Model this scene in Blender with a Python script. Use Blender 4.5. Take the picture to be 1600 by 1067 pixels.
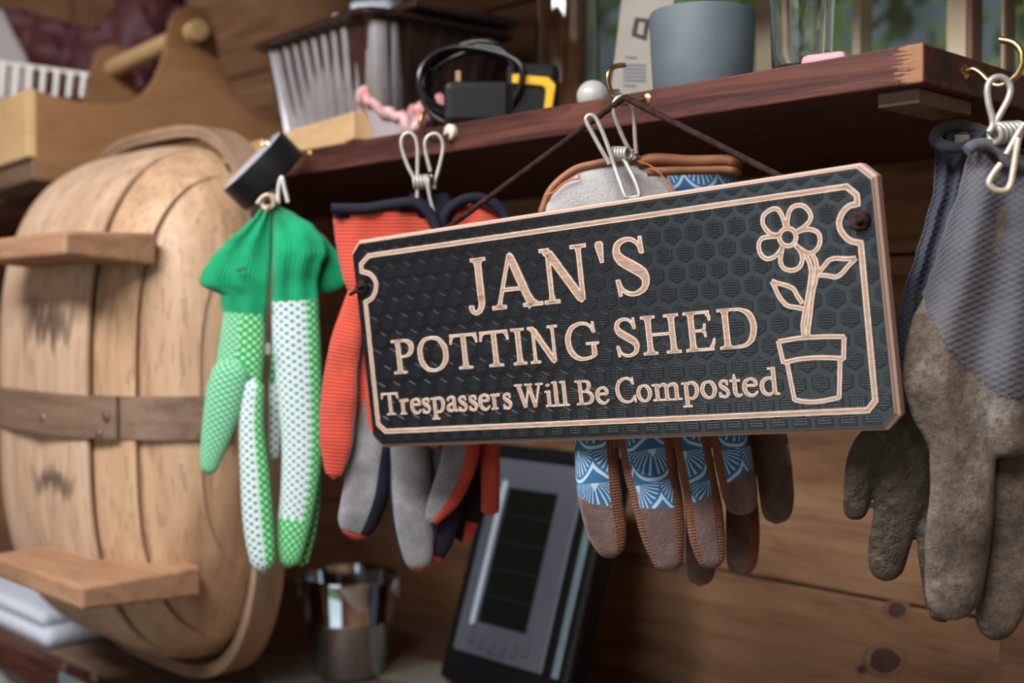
import bpy, bmesh, math, random
import numpy as np
from mathutils import Vector, Matrix, noise

for _o in list(bpy.data.objects):
    bpy.data.objects.remove(_o, do_unlink=True)
SC = bpy.context.scene
COL = SC.collection
random.seed(7)

# ------------------------------------------------------------------ camera
FPX, CX, CY = 1903.0, 800.0, 533.5            # focal length in pixels of the 1600 x 1067 frame
YAW, PITCH = math.radians(46.1), math.radians(-1.16)
FWD = Vector((-math.sin(YAW) * math.cos(PITCH), math.cos(YAW) * math.cos(PITCH), math.sin(PITCH)))
RIGHT = Vector((math.cos(YAW), math.sin(YAW), 0.0))
UP = RIGHT.cross(FWD)
CAM = Vector((0.32343928, -0.6202646, 1.47125583))
cd = bpy.data.cameras.new('camera')
cam = bpy.data.objects.new('camera', cd)
COL.objects.link(cam)
cam.matrix_world = Matrix.Translation(CAM) @ Matrix((RIGHT, UP, -FWD)).transposed().to_4x4()
cd.sensor_width = 36.0
cd.lens = FPX * 36.0 / 1600.0
cd.clip_start = 0.02
cd.dof.use_dof = True
cd.dof.focus_distance = 0.735
cd.dof.aperture_fstop = 4.6
SC.camera = cam

# ------------------------------------------------------------------ daylight
w = bpy.data.worlds.new('overcast_sky')
SC.world = w
w.use_nodes = True
bg = w.node_tree.nodes['Background']
bg.inputs[0].default_value = (0.80, 0.90, 1.0, 1)
bg.inputs[1].default_value = 0.30


def area_light(name, loc, target, sx, sy, power, col):
    ld = bpy.data.lights.new(name, 'AREA')
    ld.shape = 'RECTANGLE'
    ld.size, ld.size_y = sx, sy
    ld.energy = power
    ld.color = col
    o = bpy.data.objects.new(name, ld)
    COL.objects.link(o)
    o.location = loc
    o.rotation_euler = (Vector(target) - Vector(loc)).to_track_quat('-Z', 'Y').to_euler()
    return o


# the glazed panel in the shed roof, and the open doorway behind the camera
area_light('roof_light', (-0.15, -0.80, 2.34), (-0.18, -0.60, 1.4), 1.25, 0.62, 40, (1.0, 0.975, 0.955))
area_light('doorway_light', (0.0, -1.56, 1.30), (-0.1, 0.0, 1.35), 1.0, 1.4, 2.3, (0.78, 0.89, 1.0))
sd = bpy.data.lights.new('sun', 'SUN')
sd.energy = 5.0
sd.angle = 0.02
sd.color = (1.0, 0.95, 0.85)
sun = bpy.data.objects.new('sun', sd)
COL.objects.link(sun)
sun.location = (3, -1, 4)
sun.rotation_euler = Vector((-1, 0.35, -1.1)).to_track_quat('-Z', 'Y').to_euler()

vs = SC.view_settings
vs.view_transform = 'Standard'
vs.look = 'None'
vs.exposure = 0.85
vs.gamma = 1.0
vs.use_curve_mapping = False


# ------------------------------------------------------------------ measuring helpers
def ray(px, py):
    return FWD + RIGHT * ((px - CX) / FPX) + UP * ((CY - py) / FPX)


def PD(px, py, d):
    return CAM + ray(px, py) * d


def PY(px, py, Y):
    r = ray(px, py)
    return CAM + r * ((Y - CAM.y) / r.y)


def PX(px, py, X):
    r = ray(px, py)
    return CAM + r * ((X - CAM.x) / r.x)


def PZ(px, py, Z):
    r = ray(px, py)
    return CAM + r * ((Z - CAM.z) / r.z)


def depth(p):
    return (Vector(p) - CAM).dot(FWD)


def crom(pts, n):
    """Catmull-Rom through tuples of any length, n samples in all, by index length"""
    P = [np.array(p, float) for p in pts]
    if len(P) == 2:
        return [P[0] + (P[1] - P[0]) * i / (n - 1) for i in range(n)]
    L = [0.0]
    for i in range(1, len(P)):
        L.append(L[-1] + max(1e-9, float(np.linalg.norm((P[i] - P[i - 1])[:3 if len(P[0]) > 3 else 2]))))
    out = []
    for k in range(n):
        t = L[-1] * k / (n - 1)
        i = 0
        while i < len(P) - 2 and t > L[i + 1]:
            i += 1
        u = (t - L[i]) / (L[i + 1] - L[i])
        p0 = P[i - 1] if i > 0 else 2 * P[i] - P[i + 1]
        p3 = P[i + 2] if i + 2 < len(P) else 2 * P[i + 1] - P[i]
        p1, p2 = P[i], P[i + 1]
        out.append(0.5 * (2 * p1 + (p2 - p0) * u + (2 * p0 - 5 * p1 + 4 * p2 - p3) * u * u + (3 * p1 - p0 - 3 * p2 + p3) * u ** 3))
    return out


# ------------------------------------------------------------------ mesh helpers
ORI = {}


class MB:
    def __init__(s):
        s.v, s.f, s.m, s.uv = [], [], [], []

    def add(s, v, f, mi=0, uv=None):
        o = len(s.v)
        s.v += [tuple(p) for p in v]
        for i, q in enumerate(f):
            s.f.append(tuple(o + k for k in q))
            s.m.append(mi[i] if isinstance(mi, (list, tuple)) else mi)
            s.uv.append(uv[i] if uv else None)
        return s

    def box(s, c, ex, ey, ez, mi=0):
        c, ex, ey, ez = Vector(c), Vector(ex), Vector(ey), Vector(ez)
        v = [c + ex * a + ey * b + ez * d for d in (-1, 1) for b in (-1, 1) for a in (-1, 1)]
        f = [(0, 2, 3, 1), (4, 5, 7, 6), (0, 1, 5, 4), (2, 6, 7, 3), (0, 4, 6, 2), (1, 3, 7, 5)]
        return s.add(v, f, mi)

    def bbox(s, lo, hi, mi=0):
        lo, hi = Vector(lo), Vector(hi)
        h = (hi - lo) / 2
        return s.box((lo + hi) / 2, (h.x, 0, 0), (0, h.y, 0), (0, 0, h.z), mi)

    def prism(s, poly, d, mi=0):
        """poly: 3D loop, d: extrusion vector"""
        n = len(poly)
        d = Vector(d)
        v = [Vector(p) for p in poly] + [Vector(p) + d for p in poly]
        f = [tuple(range(n - 1, -1, -1)), tuple(range(n, 2 * n))]
        f += [(i, (i + 1) % n, n + (i + 1) % n, n + i) for i in range(n)]
        return s.add(v, f, mi)

    def tube(s, path, r, seg=10, mi=0, closed=False, flat=1.0, ref=None):
        P = [Vector(p) for p in path]
        n = len(P)
        R = r if isinstance(r, (list, tuple)) else [r] * n
        up = Vector(ref) if ref else None
        rings = []
        prev = None
        for i in range(n):
            if closed:
                t = P[(i + 1) % n] - P[i - 1]
            else:
                t = P[min(i + 1, n - 1)] - P[max(i - 1, 0)]
            if t.length < 1e-9:
                t = Vector((0, 0, 1))
            t.normalize()
            if prev is None:
                a = up if up is not None else (Vector((0, 0, 1)) if abs(t.z) < 0.9 else Vector((1, 0, 0)))
            else:
                a = prev
            a = a - t * a.dot(t)
            if a.length < 1e-6:
                a = t.orthogonal()
            a.normalize()
            prev = a
            b = t.cross(a)
            rings.append([P[i] + (a * math.cos(2 * math.pi * k / seg) * R[i] * flat + b * math.sin(2 * math.pi * k / seg) * R[i]) for k in range(seg)])
        v = [p for q in rings for p in q]
        f = []
        m = n if closed else n - 1
        for i in range(m):
            j = (i + 1) % n
            for k in range(seg):
                f.append((i * seg + k, i * seg + (k + 1) % seg, j * seg + (k + 1) % seg, j * seg + k))
        if not closed:
            f.append(tuple(range(seg - 1, -1, -1)))
            f.append(tuple((n - 1) * seg + k for k in range(seg)))
        return s.add(v, f, mi)

    def lathe(s, prof, c, axis=(0, 0, 1), seg=40, mi=0, close=False):
        """prof: (radius, height) list along axis from c"""
        ax = Vector(axis).normalized()
        a = ax.orthogonal().normalized()
        b = ax.cross(a)
        c = Vector(c)
        n = len(prof)
        v = []
        for r, h in prof:
            for k in range(seg):
                t = 2 * math.pi * k / seg
                v.append(c + ax * h + (a * math.cos(t) + b * math.sin(t)) * r)
        f = []
        for i in range(n - 1 + (1 if close else 0)):
            j = (i + 1) % n
            for k in range(seg):
                f.append((i * seg + k, i * seg + (k + 1) % seg, j * seg + (k + 1) % seg, j * seg + k))
        if not close:
            if prof[0][0] > 1e-6:
                f.append(tuple(range(seg - 1, -1, -1)))
            if prof[-1][0] > 1e-6:
                f.append(tuple((n - 1) * seg + k for k in range(seg)))
        return s.add(v, f, mi)

    def grid(s, fn, nu, nv, mi=0, uvfn=None, closed_u=False):
        v, f, uv = [], [], []
        for j in range(nv):
            for i in range(nu):
                v.append(fn(i, j))
        mu = nu if closed_u else nu - 1
        for j in range(nv - 1):
            for i in range(mu):
                i2 = (i + 1) % nu
                f.append((j * nu + i, j * nu + i2, (j + 1) * nu + i2, (j + 1) * nu + i))
                if uvfn:
                    uv.append([uvfn(i, j), uvfn(i + 1, j), uvfn(i + 1, j + 1), uvfn(i, j + 1)])
        return s.add(v, f, mi, uv if uvfn else None)

    def mesh(s, name, mats, origin, smooth=None):
        me = bpy.data.meshes.new(name)
        o = Vector(origin)
        me.from_pydata([tuple(Vector(p) - o) for p in s.v], [], s.f)
        for m in (mats if isinstance(mats, (list, tuple)) else [mats]):
            me.materials.append(M[m])
        me.polygons.foreach_set('material_index', s.m)
        if any(u is not None for u in s.uv):
            ul = me.uv_layers.new(name='UVMap')
            for p in me.polygons:
                u = s.uv[p.index]
                if u:
                    for li, q in zip(p.loop_indices, u):
                        ul.data[li].uv = q
        bm = bmesh.new()
        bm.from_mesh(me)
        bmesh.ops.recalc_face_normals(bm, faces=bm.faces)
        bm.to_mesh(me)
        bm.free()
        if smooth is not None:
            me.shade_smooth()
            me.set_sharp_from_angle(angle=math.radians(smooth))
        return me

    def base(s):
        a = np.array(s.v)
        lo, hi = a.min(0), a.max(0)
        return Vector(((lo[0] + hi[0]) / 2, (lo[1] + hi[1]) / 2, lo[2]))

    def build(s, name, mats, parent=None, smooth=None, bevel=0, solid=0, sub=0):
        org = ORI[parent.name] if parent else s.base()
        ob = bpy.data.objects.new(name, s.mesh(name, mats, org, smooth))
        COL.objects.link(ob)
        ORI[ob.name] = org
        if parent:
            ob.parent = parent
        else:
            ob.location = org
        if solid:
            md = ob.modifiers.new('solid', 'SOLIDIFY')
            md.thickness = solid
            md.offset = 0
            md = ob.modifiers.new('split', 'EDGE_SPLIT')
            md.split_angle = math.radians(50)
        if bevel:
            md = ob.modifiers.new('bevel', 'BEVEL')
            md.width = bevel
            md.segments = 2
            md.limit_method = 'ANGLE'
            md.angle_limit = math.radians(40)
        if sub:
            md = ob.modifiers.new('sub', 'SUBSURF')
            md.levels = md.render_levels = sub
        return ob


def tag(o, label=None, cat=None, group=None, kind=None):
    if label:
        o['label'] = label
    if cat:
        o['category'] = cat
    if group:
        o['group'] = group
    if kind:
        o['kind'] = kind
    return o


def thing(name, label, cat, loc, group=None):
    o = bpy.data.objects.new(name, None)
    o.empty_display_size = 0.02
    COL.objects.link(o)
    o.location = loc
    ORI[o.name] = Vector(loc)
    return tag(o, label, cat, group)


def struct(o):
    o['kind'] = 'structure'
    return o


def glove_tube(mb, pts, d0, flat=0.6, n=30, seg=22, matfn=None, mi=0, ends=(True, True), amp=0.0, freq=60, cap=1.0, sq=2.0, seed=0.0, tpow=1.0):
    """flattened sleeve along pixels (px, py, half width px [, extra depth m]); u runs round, v along, both in metres"""
    Q = [tuple(p) + ((0.0,) if len(p) == 3 else ()) for p in pts]
    C = crom(Q, n)
    L = [0.0]
    for i in range(1, n):
        L.append(L[-1] + math.hypot(C[i][0] - C[i - 1][0], C[i][1] - C[i - 1][1]))
    tot = L[-1]
    rows, vv, aa = [], [], []
    for i in range(n):
        px, py, hw, dd = C[i]
        d = d0 + dd
        a0, b0 = C[max(i - 1, 0)], C[min(i + 1, n - 1)]
        tx, ty = b0[0] - a0[0], b0[1] - a0[1]
        l = math.hypot(tx, ty) or 1.0
        wx, wy = ty / l, -tx / l           # to the right of travel when looking at the picture, travel downwards
        W = (RIGHT * wx - UP * wy)
        if W.dot(RIGHT) < 0 and abs(wx) > 0.2 and False:
            W = -W
        Nn = -(ray(px, py).normalized())
        k = 1.0
        ch = max(hw, 1e-3) * cap
        if ends[0] and L[i] < ch:
            k = math.sqrt(max(0.0, 1 - ((ch - L[i]) / ch) ** 2))
        if ends[1] and tot - L[i] < ch:
            k = math.sqrt(max(0.0, 1 - ((ch - (tot - L[i])) / ch) ** 2))
        k = max(k, 0.03)
        a = hw * k * d / FPX
        b = a * flat if k > 0.99 else hw * d / FPX * flat * k
        c = PD(px, py, d)
        row = []
        for j in range(seg):
            th = 2 * math.pi * j / seg + math.pi
            cs, sn = math.cos(th), math.sin(th)
            x = math.copysign(abs(sn) ** (2 / sq), sn)
            y = math.copysign(abs(cs) ** (2 / sq), cs)
            p = c + W * (a * x) + Nn * (b * y)
            if amp:
                q = noise.noise(p * freq + Vector((seed, 0, 0)))
                p = p + (W * x * 0.5 + Nn * y) * q * amp
            row.append(p)
        rows.append(row)
        vv.append(L[i] * d / FPX)
        aa.append(hw * d / FPX)
    v = [p for r in rows for p in r]
    f, m, uv = [], [], []
    am = sum(aa) / len(aa)
    for i in range(n - 1):
        for j in range(seg):
            j2 = (j + 1) % seg
            f.append((i * seg + j, i * seg + j2, (i + 1) * seg + j2, (i + 1) * seg + j))
            u0, u1 = (j / seg) * 2 * math.pi * am * 0.8, ((j + 1) / seg) * 2 * math.pi * am * 0.8
            uv.append([(u0, vv[i]), (u1, vv[i]), (u1, vv[i + 1]), (u0, vv[i + 1])])
            if matfn:
                th = 2 * math.pi * (j + 0.5) / seg + math.pi
                px, py = (C[i][0] + C[i + 1][0]) / 2, (C[i][1] + C[i + 1][1]) / 2
                m.append(matfn(math.sin(th), math.cos(th), px + math.sin(th) * C[i][2] * 1.0, py))
            else:
                m.append(mi)
    if ends[0]:
        f.append(tuple(range(seg)))
        uv.append([(0, 0)] * seg)
        m.append(m[0])
    if ends[1]:
        f.append(tuple((n - 1) * seg + k for k in range(seg - 1, -1, -1)))
        uv.append([(0, vv[-1])] * seg)
        m.append(m[-1])
    mb.add(v, f, m, uv)
    return mb


# ------------------------------------------------------------------ materials
M = {}


class NT:
    def __init__(s, name):
        s.mat = bpy.data.materials.new(name)
        s.mat.use_nodes = True
        s.t = s.mat.node_tree
        s.b = s.t.nodes['Principled BSDF']
        M[name] = s.mat

    def n(s, typ, **kw):
        nd = s.t.nodes.new(typ)
        for k, v in kw.items():
            setattr(nd, k, v)
        return nd

    def l(s, a, b):
        s.t.links.new(a, b)

    def sock(s, node, key, val):
        if hasattr(val, 'is_output') or isinstance(val, bpy.types.NodeSocket):
            s.l(val, node.inputs[key])
        else:
            node.inputs[key].default_value = val

    def math(s, op, a, b=0.0, c=None):
        nd = s.n('ShaderNodeMath', operation=op)
        s.sock(nd, 0, a)
        s.sock(nd, 1, b)
        if c is not None:
            s.sock(nd, 2, c)
        return nd.outputs[0]

    def coords(s, which='Object', scale=(1, 1, 1), loc=(0, 0, 0), rot=(0, 0, 0)):
        tc = s.n('ShaderNodeTexCoord')
        mp = s.n('ShaderNodeMapping')
        s.l(tc.outputs[which], mp.inputs[0])
        mp.inputs['Scale'].default_value = scale
        mp.inputs['Location'].default_value = loc
        mp.inputs['Rotation'].default_value = rot
        return mp.outputs[0]

    def noise(s, vec, scale=5, detail=4, rough=0.55, dist=0.0):
        nd = s.n('ShaderNodeTexNoise')
        s.l(vec, nd.inputs['Vector'])
        nd.inputs['Scale'].default_value = scale
        nd.inputs['Detail'].default_value = detail
        nd.inputs['Roughness'].default_value = rough
        nd.inputs['Distortion'].default_value = dist
        return nd.outputs['Fac']

    def ramp(s, fac, stops):
        nd = s.n('ShaderNodeValToRGB')
        e = nd.color_ramp.elements
        while len(e) < len(stops):
            e.new(0.5)
        for el, (p, c) in zip(e, stops):
            el.position = p
            el.color = tuple(c) + (1,) if len(c) == 3 else c
        s.sock(nd, 0, fac)
        return nd.outputs[0]

    def mix(s, fac, a, b):
        nd = s.n('ShaderNodeMix', data_type='RGBA')
        s.sock(nd, 0, fac)
        for k, v in ((6, a), (7, b)):
            if isinstance(v, bpy.types.NodeSocket):
                s.l(v, nd.inputs[k])
            else:
                nd.inputs[k].default_value = tuple(v) + (1,) if len(v) == 3 else v
        return nd.outputs[2]

    def col(s, c):
        if isinstance(c, bpy.types.NodeSocket):
            s.l(c, s.b.inputs['Base Color'])
        else:
            s.b.inputs['Base Color'].default_value = tuple(c) + (1,)

    def bump(s, h, strength=0.4, dist=0.001):
        nd = s.n('ShaderNodeBump')
        nd.inputs['Strength'].default_value = strength
        nd.inputs['Distance'].default_value = dist
        s.l(h, nd.inputs['Height'])
        s.l(nd.outputs[0], s.b.inputs['Normal'])

    def set(s, rough=0.6, metal=0.0, spec=0.5, **kw):
        s.b.inputs['Roughness'].default_value = rough
        s.b.inputs['Metallic'].default_value = metal
        s.b.inputs['Specular IOR Level'].default_value = spec
        for k, v in kw.items():
            s.b.inputs[k.replace('_', ' ')].default_value = v
        return s


def plain(name, c, rough=0.5, metal=0.0, c2=None, scale=40, bump=0.0, bscale=300, spec=0.5, **kw):
    t = NT(name).set(rough, metal, spec, **kw)
    if c2 or bump:
        v = t.coords()
    if c2:
        t.col(t.ramp(t.noise(v, scale, 5), [(0.35, c), (0.65, c2)]))
    else:
        t.col(c)
    if bump:
        t.bump(t.noise(v, bscale, 3), bump, 0.001)
    return t


def wood(name, c1, c2, c3=None, grain=(6, 60, 60), rough=0.6, rings=1.5, bump=0.25, stains=(), coat=0.0, spec=0.4, streak=0.25):
    t = NT(name).set(rough, 0, spec)
    v = t.coords(scale=grain)
    g = t.noise(v, 1.0, 6, 0.65, rings)
    c = t.ramp(g, [(0.3, c1), (0.62, c2)] if not c3 else [(0.28, c1), (0.5, c2), (0.72, c3)])
    fine = t.noise(t.coords(scale=tuple(q * 9 for q in grain)), 1.0, 3)
    c = t.mix(t.math('MULTIPLY', t.math('GREATER_THAN', fine, 0.6), streak), c, tuple(q * 0.55 for q in c1))
    for (loc, size, dark, freq) in stains:
        # a stain of its own zigzag shape round loc (object coordinates)
        tc = t.n('ShaderNodeTexCoord')
        sx = t.n('ShaderNodeSeparateXYZ')
        t.l(tc.outputs['Object'], sx.inputs[0])
        wob = t.noise(t.coords(scale=(freq, freq * 0.4, freq * 0.16)), 1.0, 4, 0.7)
        zz = t.math('ADD', sx.outputs[2], t.math('MULTIPLY', t.math('SUBTRACT', wob, 0.5), size[2] * 5))
        dx = t.math('DIVIDE', t.math('SUBTRACT', sx.outputs[0], loc[0]), size[0])
        dz = t.math('DIVIDE', t.math('SUBTRACT', zz, loc[2]), size[2])
        rr = t.math('ADD', t.math('POWER', t.math('ABSOLUTE', dx), 4.0), t.math('POWER', t.math('ABSOLUTE', dz), 2.0))
        msk = t.math('MULTIPLY', t.math('SUBTRACT', 1.0, t.math('MINIMUM', rr, 1.0)), 0.85)
        c = t.mix(msk, c, dark)
    t.col(c)
    t.b.inputs['Coat Weight'].default_value = coat
    if bump:
        t.bump(g, bump, 0.0015)
    return t


# setting
wood('wall_pine', (0.135, 0.062, 0.031), (0.29, 0.155, 0.082), (0.40, 0.235, 0.135), grain=(3, 30, 26), rough=0.55, rings=2.0)
wood('wall_pine_side', (0.135, 0.062, 0.031), (0.29, 0.155, 0.082), (0.40, 0.235, 0.135), grain=(26, 3, 30), rough=0.55, rings=2.0)
wood('dark_timber', (0.05, 0.022, 0.012), (0.11, 0.05, 0.025), grain=(30, 30, 3), rough=0.6)
t = NT('shelf_stain').set(0.6, 0, 0.3)
v = t.coords(scale=(5, 60, 60))
g = t.noise(v, 1.0, 6, 0.7, 1.5)
c = t.ramp(g, [(0.30, (0.010, 0.004, 0.004)), (0.47, (0.055, 0.016, 0.013)), (0.68, (0.125, 0.042, 0.030))])
# worn bare patch near the front corner of the board
wear = t.noise(t.coords(scale=(45, 45, 420)), 1.0, 5, 0.75)
tc = t.n('ShaderNodeTexCoord')
sx = t.n('ShaderNodeSeparateXYZ')
t.l(tc.outputs['Object'], sx.inputs[0])
near = t.math('MULTIPLY', t.math('LESS_THAN', sx.outputs[1], 0.0016), t.math('SUBTRACT', 1.0, t.math('MINIMUM', t.math('ABSOLUTE', t.math('DIVIDE', t.math('SUBTRACT', sx.outputs[0], 0.943), 0.034)), 1.0)))
patch = t.math('GREATER_THAN', t.math('ADD', t.math('MULTIPLY', near, 0.42), t.math('MULTIPLY', wear, 0.9)), 0.74)
c = t.mix(t.math('MULTIPLY', patch, 0.7), c, (0.36, 0.18, 0.085))
chip = t.math('GREATER_THAN', t.noise(t.coords(scale=(60, 60, 160)), 1.0, 4, 0.7), 0.70)
c = t.mix(t.math('MULTIPLY', chip, 0.5), c, (0.30, 0.13, 0.07))
t.col(c)
t.bump(g, 0.35, 0.0015)
plain('cream_paint', (0.62, 0.50, 0.34), 0.55, c2=(0.66, 0.56, 0.40), scale=30, bump=0.1)
plain('brown_paint', (0.22, 0.10, 0.06), 0.5)
plain('concrete', (0.10, 0.095, 0.09), 0.9, c2=(0.14, 0.13, 0.12), scale=8)
plain('earth', (0.07, 0.08, 0.04), 0.95, c2=(0.05, 0.10, 0.03), scale=3)
plain('leaf', (0.06, 0.14, 0.02), 0.5, c2=(0.28, 0.36, 0.06), scale=6)
t = NT('dusty_glass')
for nd in list(t.t.nodes):
    if nd.type != 'OUTPUT_MATERIAL':
        t.t.nodes.remove(nd)
out = [nd for nd in t.t.nodes if nd.type == 'OUTPUT_MATERIAL'][0]
tr = t.n('ShaderNodeBsdfTransparent')
tr.inputs[0].default_value = (0.72, 0.80, 0.80, 1)
gl = t.n('ShaderNodeBsdfGlossy')
gl.inputs['Roughness'].default_value = 0.12
df = t.n('ShaderNodeBsdfDiffuse')
df.inputs[0].default_value = (0.25, 0.275, 0.265, 1)
m1 = t.n('ShaderNodeMixShader')
m2 = t.n('ShaderNodeMixShader')
dirt = t.ramp(t.noise(t.coords(scale=(14, 14, 5)), 1.0, 5, 0.6), [(0.3, (0.22, 0.22, 0.22)), (0.75, (0.62, 0.62, 0.62))])
t.l(dirt, m1.inputs[0])
t.l(tr.outputs[0], m1.inputs[1])
t.l(df.outputs[0], m1.inputs[2])
m2.inputs[0].default_value = 0.10
t.l(m1.outputs[0], m2.inputs[1])
t.l(gl.outputs[0], m2.inputs[2])
t.l(m2.outputs[0], out.inputs[0])

# metals, plastics
plain('brass', (0.55, 0.41, 0.19), 0.3, 1.0, c2=(0.42, 0.30, 0.13), scale=80)
plain('copper_brass', (0.38, 0.19, 0.10), 0.38, 1.0)
plain('zinc_wire', (0.50, 0.49, 0.46), 0.42, 0.4, c2=(0.40, 0.375, 0.34), scale=150)
plain('cream_wire', (0.66, 0.55, 0.43), 0.45, 0.35, c2=(0.56, 0.46, 0.36), scale=120)
plain('steel', (0.55, 0.55, 0.55), 0.3, 1.0)
plain('white_cap', (0.62, 0.56, 0.46), 0.5)
plain('galvanised', (0.58, 0.62, 0.68), 0.09, 1.0, c2=(0.46, 0.50, 0.56), scale=25, bump=0.05, bscale=40)
plain('blue_galvanised', (0.22, 0.33, 0.40), 0.45, 0.5, c2=(0.28, 0.39, 0.46), scale=60)
plain('black_plastic', (0.006, 0.006, 0.008), 0.45, spec=0.25)
plain('black_gloss', (0.008, 0.008, 0.009), 0.2)
plain('dial_face', (0.50, 0.51, 0.56), 0.35)
plain('silver_plastic', (0.15, 0.165, 0.21), 0.38, 0.3)
plain('painted_glint', (0.62, 0.74, 0.88), 0.25, 0.0)  # pale blue-white colour standing in for a reflection on the bezel edge
plain('screen', (0.010, 0.013, 0.010), 0.12)
plain('ink', (0.02, 0.02, 0.02), 0.6)
plain('yellow_plastic', (0.80, 0.47, 0.01), 0.4)
plain('pot_glaze', (0.085, 0.115, 0.132), 0.6, c2=(0.11, 0.145, 0.165), scale=25, bump=0.06, bscale=60)
plain('pink_soap', (0.62, 0.28, 0.33), 0.45)
plain('paper', (0.27, 0.245, 0.215), 0.8, c2=(0.23, 0.21, 0.18), scale=20)
plain('white_cloth', (0.60, 0.66, 0.78), 0.8, bump=0.1)
plain('frosted', (0.55, 0.55, 0.54), 0.35, Transmission_Weight=0.3)
plain('maroon_cloth', (0.075, 0.016, 0.024), 0.6, c2=(0.12, 0.035, 0.045), scale=14, bump=0.2, bscale=40)
plain('grey_sack', (0.36, 0.33, 0.33), 0.8)
plain('pale_metal', (0.66, 0.64, 0.62), 0.4, 0.4)
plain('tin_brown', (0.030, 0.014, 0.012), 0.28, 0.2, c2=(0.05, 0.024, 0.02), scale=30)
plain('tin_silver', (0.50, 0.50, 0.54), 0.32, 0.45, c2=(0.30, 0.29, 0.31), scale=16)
plain('rag_pink', (0.50, 0.16, 0.16), 0.9, c2=(0.62, 0.44, 0.44), scale=70, bump=0.4, bscale=200)
plain('rag_white', (0.40, 0.35, 0.37), 0.9, bump=0.3, bscale=150)
for nm, cc, ro in (('clear_glass', (0.96, 0.98, 0.97), 0.0), ('amber_glass', (0.93, 0.84, 0.76), 0.02)):
    t = NT(nm).set(ro, 0, 0.5)
    t.col(cc)
    t.b.inputs['Transmission Weight'].default_value = 1.0
    t.b.inputs['IOR'].default_value = 1.46

# woods of things
wood('tote_ply', (0.20, 0.095, 0.038), (0.27, 0.135, 0.058), (0.31, 0.16, 0.075), grain=(5, 5, 30), rough=0.6, rings=1)
wood('tote_pine', (0.56, 0.36, 0.17), (0.66, 0.45, 0.23), grain=(6, 6, 30), rough=0.6, rings=0.5)
wood('pine', (0.50, 0.31, 0.15), (0.62, 0.42, 0.22), grain=(6, 40, 40), rough=0.6)
BR = [((0.02, 0, 0.342), (0.062, 1, 0.024), (0.045, 0.03, 0.025), 55), ((0.03, 0, 0.20), (0.052, 1, 0.015), (0.06, 0.04, 0.03), 62)]
wood('trug_board', (0.29, 0.165, 0.092), (0.45, 0.285, 0.172), (0.56, 0.38, 0.25), grain=(26, 26, 3.5), rough=0.5, rings=1.4, streak=0.4)
wood('trug_board_stained', (0.34, 0.215, 0.14), (0.50, 0.345, 0.24), (0.59, 0.43, 0.32), grain=(26, 26, 3.5), rough=0.5, rings=1.4, stains=BR, streak=0.4)
wood('trug_strap', (0.125, 0.075, 0.050), (0.215, 0.140, 0.095), grain=(4, 30, 60), rough=0.6)
wood('trug_rim', (0.20, 0.125, 0.08), (0.34, 0.225, 0.15), grain=(20, 110, 20), rough=0.6, rings=0.6)
wood('trug_foot', (0.26, 0.13, 0.07), (0.39, 0.22, 0.13), grain=(6, 40, 40), rough=0.7)


# ------------------------------------------------------------------ cloth and rubber
def uvxy(t):
    tc = t.n('ShaderNodeTexCoord')
    s = t.n('ShaderNodeSeparateXYZ')
    t.l(tc.outputs['UV'], s.inputs[0])
    return s.outputs[0], s.outputs[1]


def knit(name, c, c2, pu=0.0, pv=0.0, rough=0.85, strength=0.6, soil=None, soil_amt=0.35, nscale=30, sheen=0.15, prod=False):
    t = NT(name).set(rough, 0, 0.2)
    t.b.inputs['Sheen Weight'].default_value = sheen
    u, v = uvxy(t)
    base = t.ramp(t.noise(t.coords(), nscale, 4), [(0.35, c), (0.65, c2)])
    if soil:
        s = t.ramp(t.noise(t.coords(loc=(3, 1, 2)), 22, 5, 0.65), [(0.52, (0, 0, 0)), (0.72, (1, 1, 1))])
        base = t.mix(t.math('MULTIPLY', s, soil_amt), base, soil)
    t.col(base)
    h = None
    if pu:
        h = t.math('SINE', t.math('MULTIPLY', u, 2 * math.pi / pu))
    if pv:
        k = t.math('SINE', t.math('MULTIPLY', v, 2 * math.pi / pv))
        h = k if h is None else t.math('MULTIPLY' if prod else 'ADD', h, k)
    t.bump(t.math('ADD', t.math('MULTIPLY', h, 0.5), t.math('MULTIPLY', t.noise(t.coords(), 900, 2), 0.6)), strength, 0.0006)
    return t


def dots(name, ground, dot, pitch=0.0046, rad=0.30, rough=0.8, ground2=None):
    t = NT(name).set(rough, 0, 0.25)
    u, v = uvxy(t)
    a = t.math('MULTIPLY', t.math('ADD', u, v), 0.7071 / pitch)
    b = t.math('MULTIPLY', t.math('SUBTRACT', u, v), 0.7071 / pitch)
    fa = t.math('SUBTRACT', t.math('FRACT', a), 0.5)
    fb = t.math('SUBTRACT', t.math('FRACT', b), 0.5)
    r = t.math('SQRT', t.math('ADD', t.math('MULTIPLY', fa, fa), t.math('MULTIPLY', fb, fb)))
    m = t.math('LESS_THAN', r, rad)
    g = ground if not ground2 else t.ramp(t.noise(t.coords(), 40, 3), [(0.4, ground), (0.6, ground2)])
    t.col(t.mix(m, g, dot))
    t.bump(t.math('ADD', t.math('MULTIPLY', m, 1.0), t.math('MULTIPLY', t.noise(t.coords(), 700, 2), 0.6)), 0.5, 0.0006)
    return t


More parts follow.
